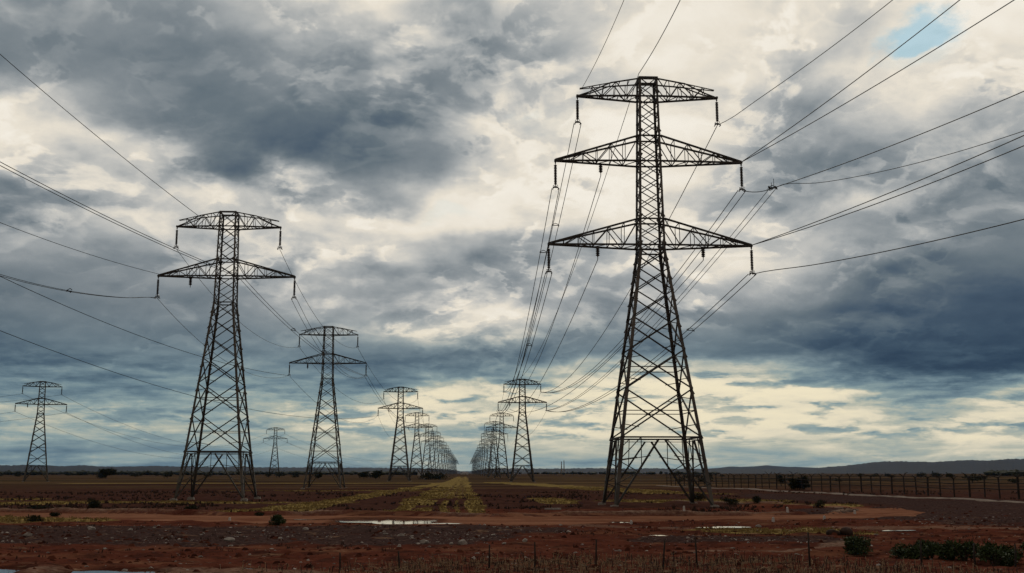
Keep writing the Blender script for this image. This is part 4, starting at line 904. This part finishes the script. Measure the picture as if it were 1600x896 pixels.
for i, (x, y, lab) in enumerate([(14.4, 108.2, 'pale concrete slab lying on dark soil by the tallest pylon foot'), (9.6, 121.5, 'broken concrete slab at the left foot of the tallest pylon')]):
    b = MB(); b.prism([(-.9, -.5, -.05), (.95, -.45, -.05), (.85, .5, -.05), (-.85, .45, -.05)], [(-.88, -.48, .12), (.9, -.42, .16), (.8, .46, .15), (-.82, .42, .11)]); o = b.build('concrete_slab', M_CONC); o.location = (x, y, H(x, y)); setp(o, lab, 'slab', 'concrete slabs')
for i, (x, y, h, lab) in enumerate([(25.6, 91.4, .34, 'white marker stone on the road edge above the olive grass patch'), (30.6, 93.5, .36, 'white marker stone at the road edge nearer the bend'), (30.7, 104.6, .4, 'white marker on the inner bank of the road before the bend'),
        (38.2, 107.4, .35, 'white marker at the start of the road bend'), (20.5, 103.2, .36, 'white marker on the bank right of the tallest pylon foot'), (13.0, 86.5, .25, 'little white marker beyond the small dull puddle'), (-19.6, 93.6, .3, 'white marker standing on the road left of the round dark bush')]):
    b = MB(); b.prism([(-.11, -.11, -.1), (.11, -.11, -.1), (.11, .11, -.1), (-.11, .11, -.1)], [(-.08, -.08, h), (.08, -.08, h), (.08, .08, h), (-.08, .08, h)]); b.prism([(-.08, -.08, h), (.08, -.08, h), (.08, .08, h), (-.08, .08, h)], [(-.03, -.03, h + .05), (.03, -.03, h + .05), (.03, .03, h + .05), (-.03, .03, h + .05)])
    o = b.build('marker_stone', M_WALL); o.location = (x, y, H(x, y)); setp(o, lab, 'marker', 'white marker stones along the road')
def pebbles():
    rg = random.Random(8); b = MB()
    tet = [(1, 0, -.3), (-.4, .9, -.3), (-.5, -.8, -.3), (.3, .1, .9), (-.5, .2, .7), (.6, -.6, .4)]; tf_ = [(0, 1, 3), (1, 2, 4), (1, 4, 3), (2, 0, 5), (0, 3, 5), (2, 5, 4), (3, 4, 5)]
    w = np.where((GY > 44) & (GY < 100) & offroad & (puddle_mask(GX, GY, 1.1) < .1), .15 + GGRAVEL * (fbm(GX * .25, GY * .25, 58) > .48), 0)
    r = np.random.default_rng(3); i = r.choice(len(w), 2600, p=w / w.sum())
    px, py = GX[i] + r.uniform(-.3, .3, len(i)), GY[i] + r.uniform(-.4, .4, len(i))
    for x, y, z in zip(px, py, height(px, py)):
        z = float(z)
        s_ = .03 + .11 * rg.random() ** 4 + (.1 if rg.random() < .02 else 0); a = rg.uniform(0, 6.3); c, q = math.cos(a), math.sin(a); fl = rg.uniform(.4, .9)
        b.add([(x + (vx * c - vy * q) * s_ * 1.3, y + (vx * q + vy * c) * s_, z + vz * s_ * fl) for vx, vy, vz in tet], tf_)
    setp(b.build('gravel', M_STONE), kind='stuff')
pebbles()
def clods():
    rg = random.Random(18); b = MB(); w = np.where((GY > 40) & (GY < 128) & offroad & (puddle_mask(GX, GY, 1.1) < .1), .2 + (fbm(GX * .35, GY * .35, 59) > .5), 0) * np.abs(GY) ** .5
    r = np.random.default_rng(13); i = r.choice(len(w), 5200, p=w / w.sum()); px, py = GX[i] + r.uniform(-.3, .3, len(i)), GY[i] + r.uniform(-.4, .4, len(i))
    oct_ = [(1, 0, -.3), (.2, 1, -.3), (-.9, .3, -.3), (-.4, -.9, -.3), (.6, -.7, -.3), (.3, .2, .75), (-.35, -.15, .85)]; of = [(0, 1, 5), (1, 2, 6, 5), (2, 3, 6), (3, 4, 6), (4, 0, 5), (4, 5, 6)]
    for x, y, z in zip(px, py, height(px, py)):
        s_ = .05 + .16 * rg.random() ** 3; a = rg.uniform(0, 6.3); c, q = math.cos(a), math.sin(a); fl = rg.uniform(.5, 1.1)
        b.add([(x + (vx * c - vy * q) * s_ * 1.5, y + (vx * q + vy * c) * s_, float(z) + vz * s_ * fl) for vx, vy, vz in oct_], of)
    setp(b.build('earth_clods', M_CLODS), kind='stuff')
clods()

# ---- the fence on the right ---------------------------------------------
def build_fence():
    FX = lambda y: float(np.interp(y, [110, 160, 218, 308, 360], [85.5, 82.3, 79.6, 69.0, 62.5])); root = empty('post_fence', (FX(200), 200, 0)); o = np.array((FX(200), 200, 0))
    ys = []; y = 118.0
    while y < 352: ys.append(y); y += 4.7 * (0.85 + .3 * ((math.sin(y * 12.9) * 43758.5) % 1))
    for i, y in enumerate(ys):
        rg = random.Random(600 + i); b = MB(); x = FX(y); z = H(x, y); h = 3.35 * rg.uniform(.93, 1.05); l = rg.gauss(0, .07); w = .17 if i % 3 else .24
        p = np.array((x, y, z - .3)) - o; q = np.array((x + l, y, z + h)) - o; b.bar(p, q, w); ar = []
        for s_ in (-1, 1):                                       # forked bracket at the top with bent ends
            e = q + (s_ * rg.uniform(.35, .8), rg.gauss(0, .3), rg.uniform(.12, .5)); b.bar(q - (0, 0, .15), e, .13); b.bar(e, e + (s_ * rg.uniform(.1, .5), 0, rg.uniform(-.3, .2)), .09)
        b.build('post', M_WOOD, root)
    for z, w in ((3.25, .07), (2.35, .17), (1.45, .15), (.75, .03), (1.9, .03), (2.8, .03)):
        b = MB()
        for y0, y1 in zip(ys, ys[1:]):
            p, q = (np.array((FX(y) - .17, y, H(FX(y), y) + z + .06 * math.sin(y * 3))) - o for y in (y0, y1)); b.bar(p, q, w)
        b.build('rail' if w > .05 else 'fence_wire', M_WOOD if w > .05 else M_WIRE, root)
    setp(root, 'long dark post and rail fence with forked post tops beside the pale track', 'fence')
build_fence()
# ---- far things on the plain --------------------------------------------
for i, (x, y, w, d, h, lab) in enumerate([(-42, 1500, 13, 8, 3.6, 'tiny white farm building behind the left row of pylons'), (-62, 1560, 9, 7, 3.2, 'smaller white shed left of the farm building'), (-130, 1500, 16, 8, 3.2, 'long low pale shed far behind the second left pylon'), (-2, 2600, 16, 8, 4, 'tiny pale building at the vanishing point between both rows')]):
    root = empty('farm_building', (x, y, 0), .2 * i); b = MB(); b.prism([(-w / 2, -d / 2, 0), (w / 2, -d / 2, 0), (w / 2, d / 2, 0), (-w / 2, d / 2, 0)], [(-w / 2, -d / 2, h), (w / 2, -d / 2, h), (w / 2, d / 2, h), (-w / 2, d / 2, h)]); b.build('wall', M_WALL, root)
    b = MB(); e = .4; b.add([(-w / 2 - e, -d / 2 - e, h), (w / 2 + e, -d / 2 - e, h), (w / 2 + e, d / 2 + e, h), (-w / 2 - e, d / 2 + e, h), (-w / 2 - e, 0, h + 1.8), (w / 2 + e, 0, h + 1.8)], [(0, 1, 5, 4), (2, 3, 4, 5), (0, 4, 3), (1, 2, 5), (0, 3, 2, 1)]); b.build('roof', M_ROOF, root)
    b = MB(); b.bar((0, -d / 2 - .03, 0), (0, -d / 2 - .03, 2.2), 1.4, .05); b.build('door', M_ROOF, root); setp(root, lab, 'building', 'far farm buildings')
for i, (x, h, lab) in enumerate([(262, 34, 'slim far chimney on the horizon, the shorter of two'), (269, 37, 'slim far chimney on the horizon, the taller of two')]):
    b = MB(); b.lathe((0, 0, -1), [(0, 1.7), (h * .6, 1.3), (h - 1, 1.1), (h - .9, 1.4), (h + 1, 1.3)], 10, (0, 0, 1)); o = b.build('chimney_stack', M_CONC); o.location = (x, 3000, 0); setp(o, lab, 'chimney', 'two far chimneys')
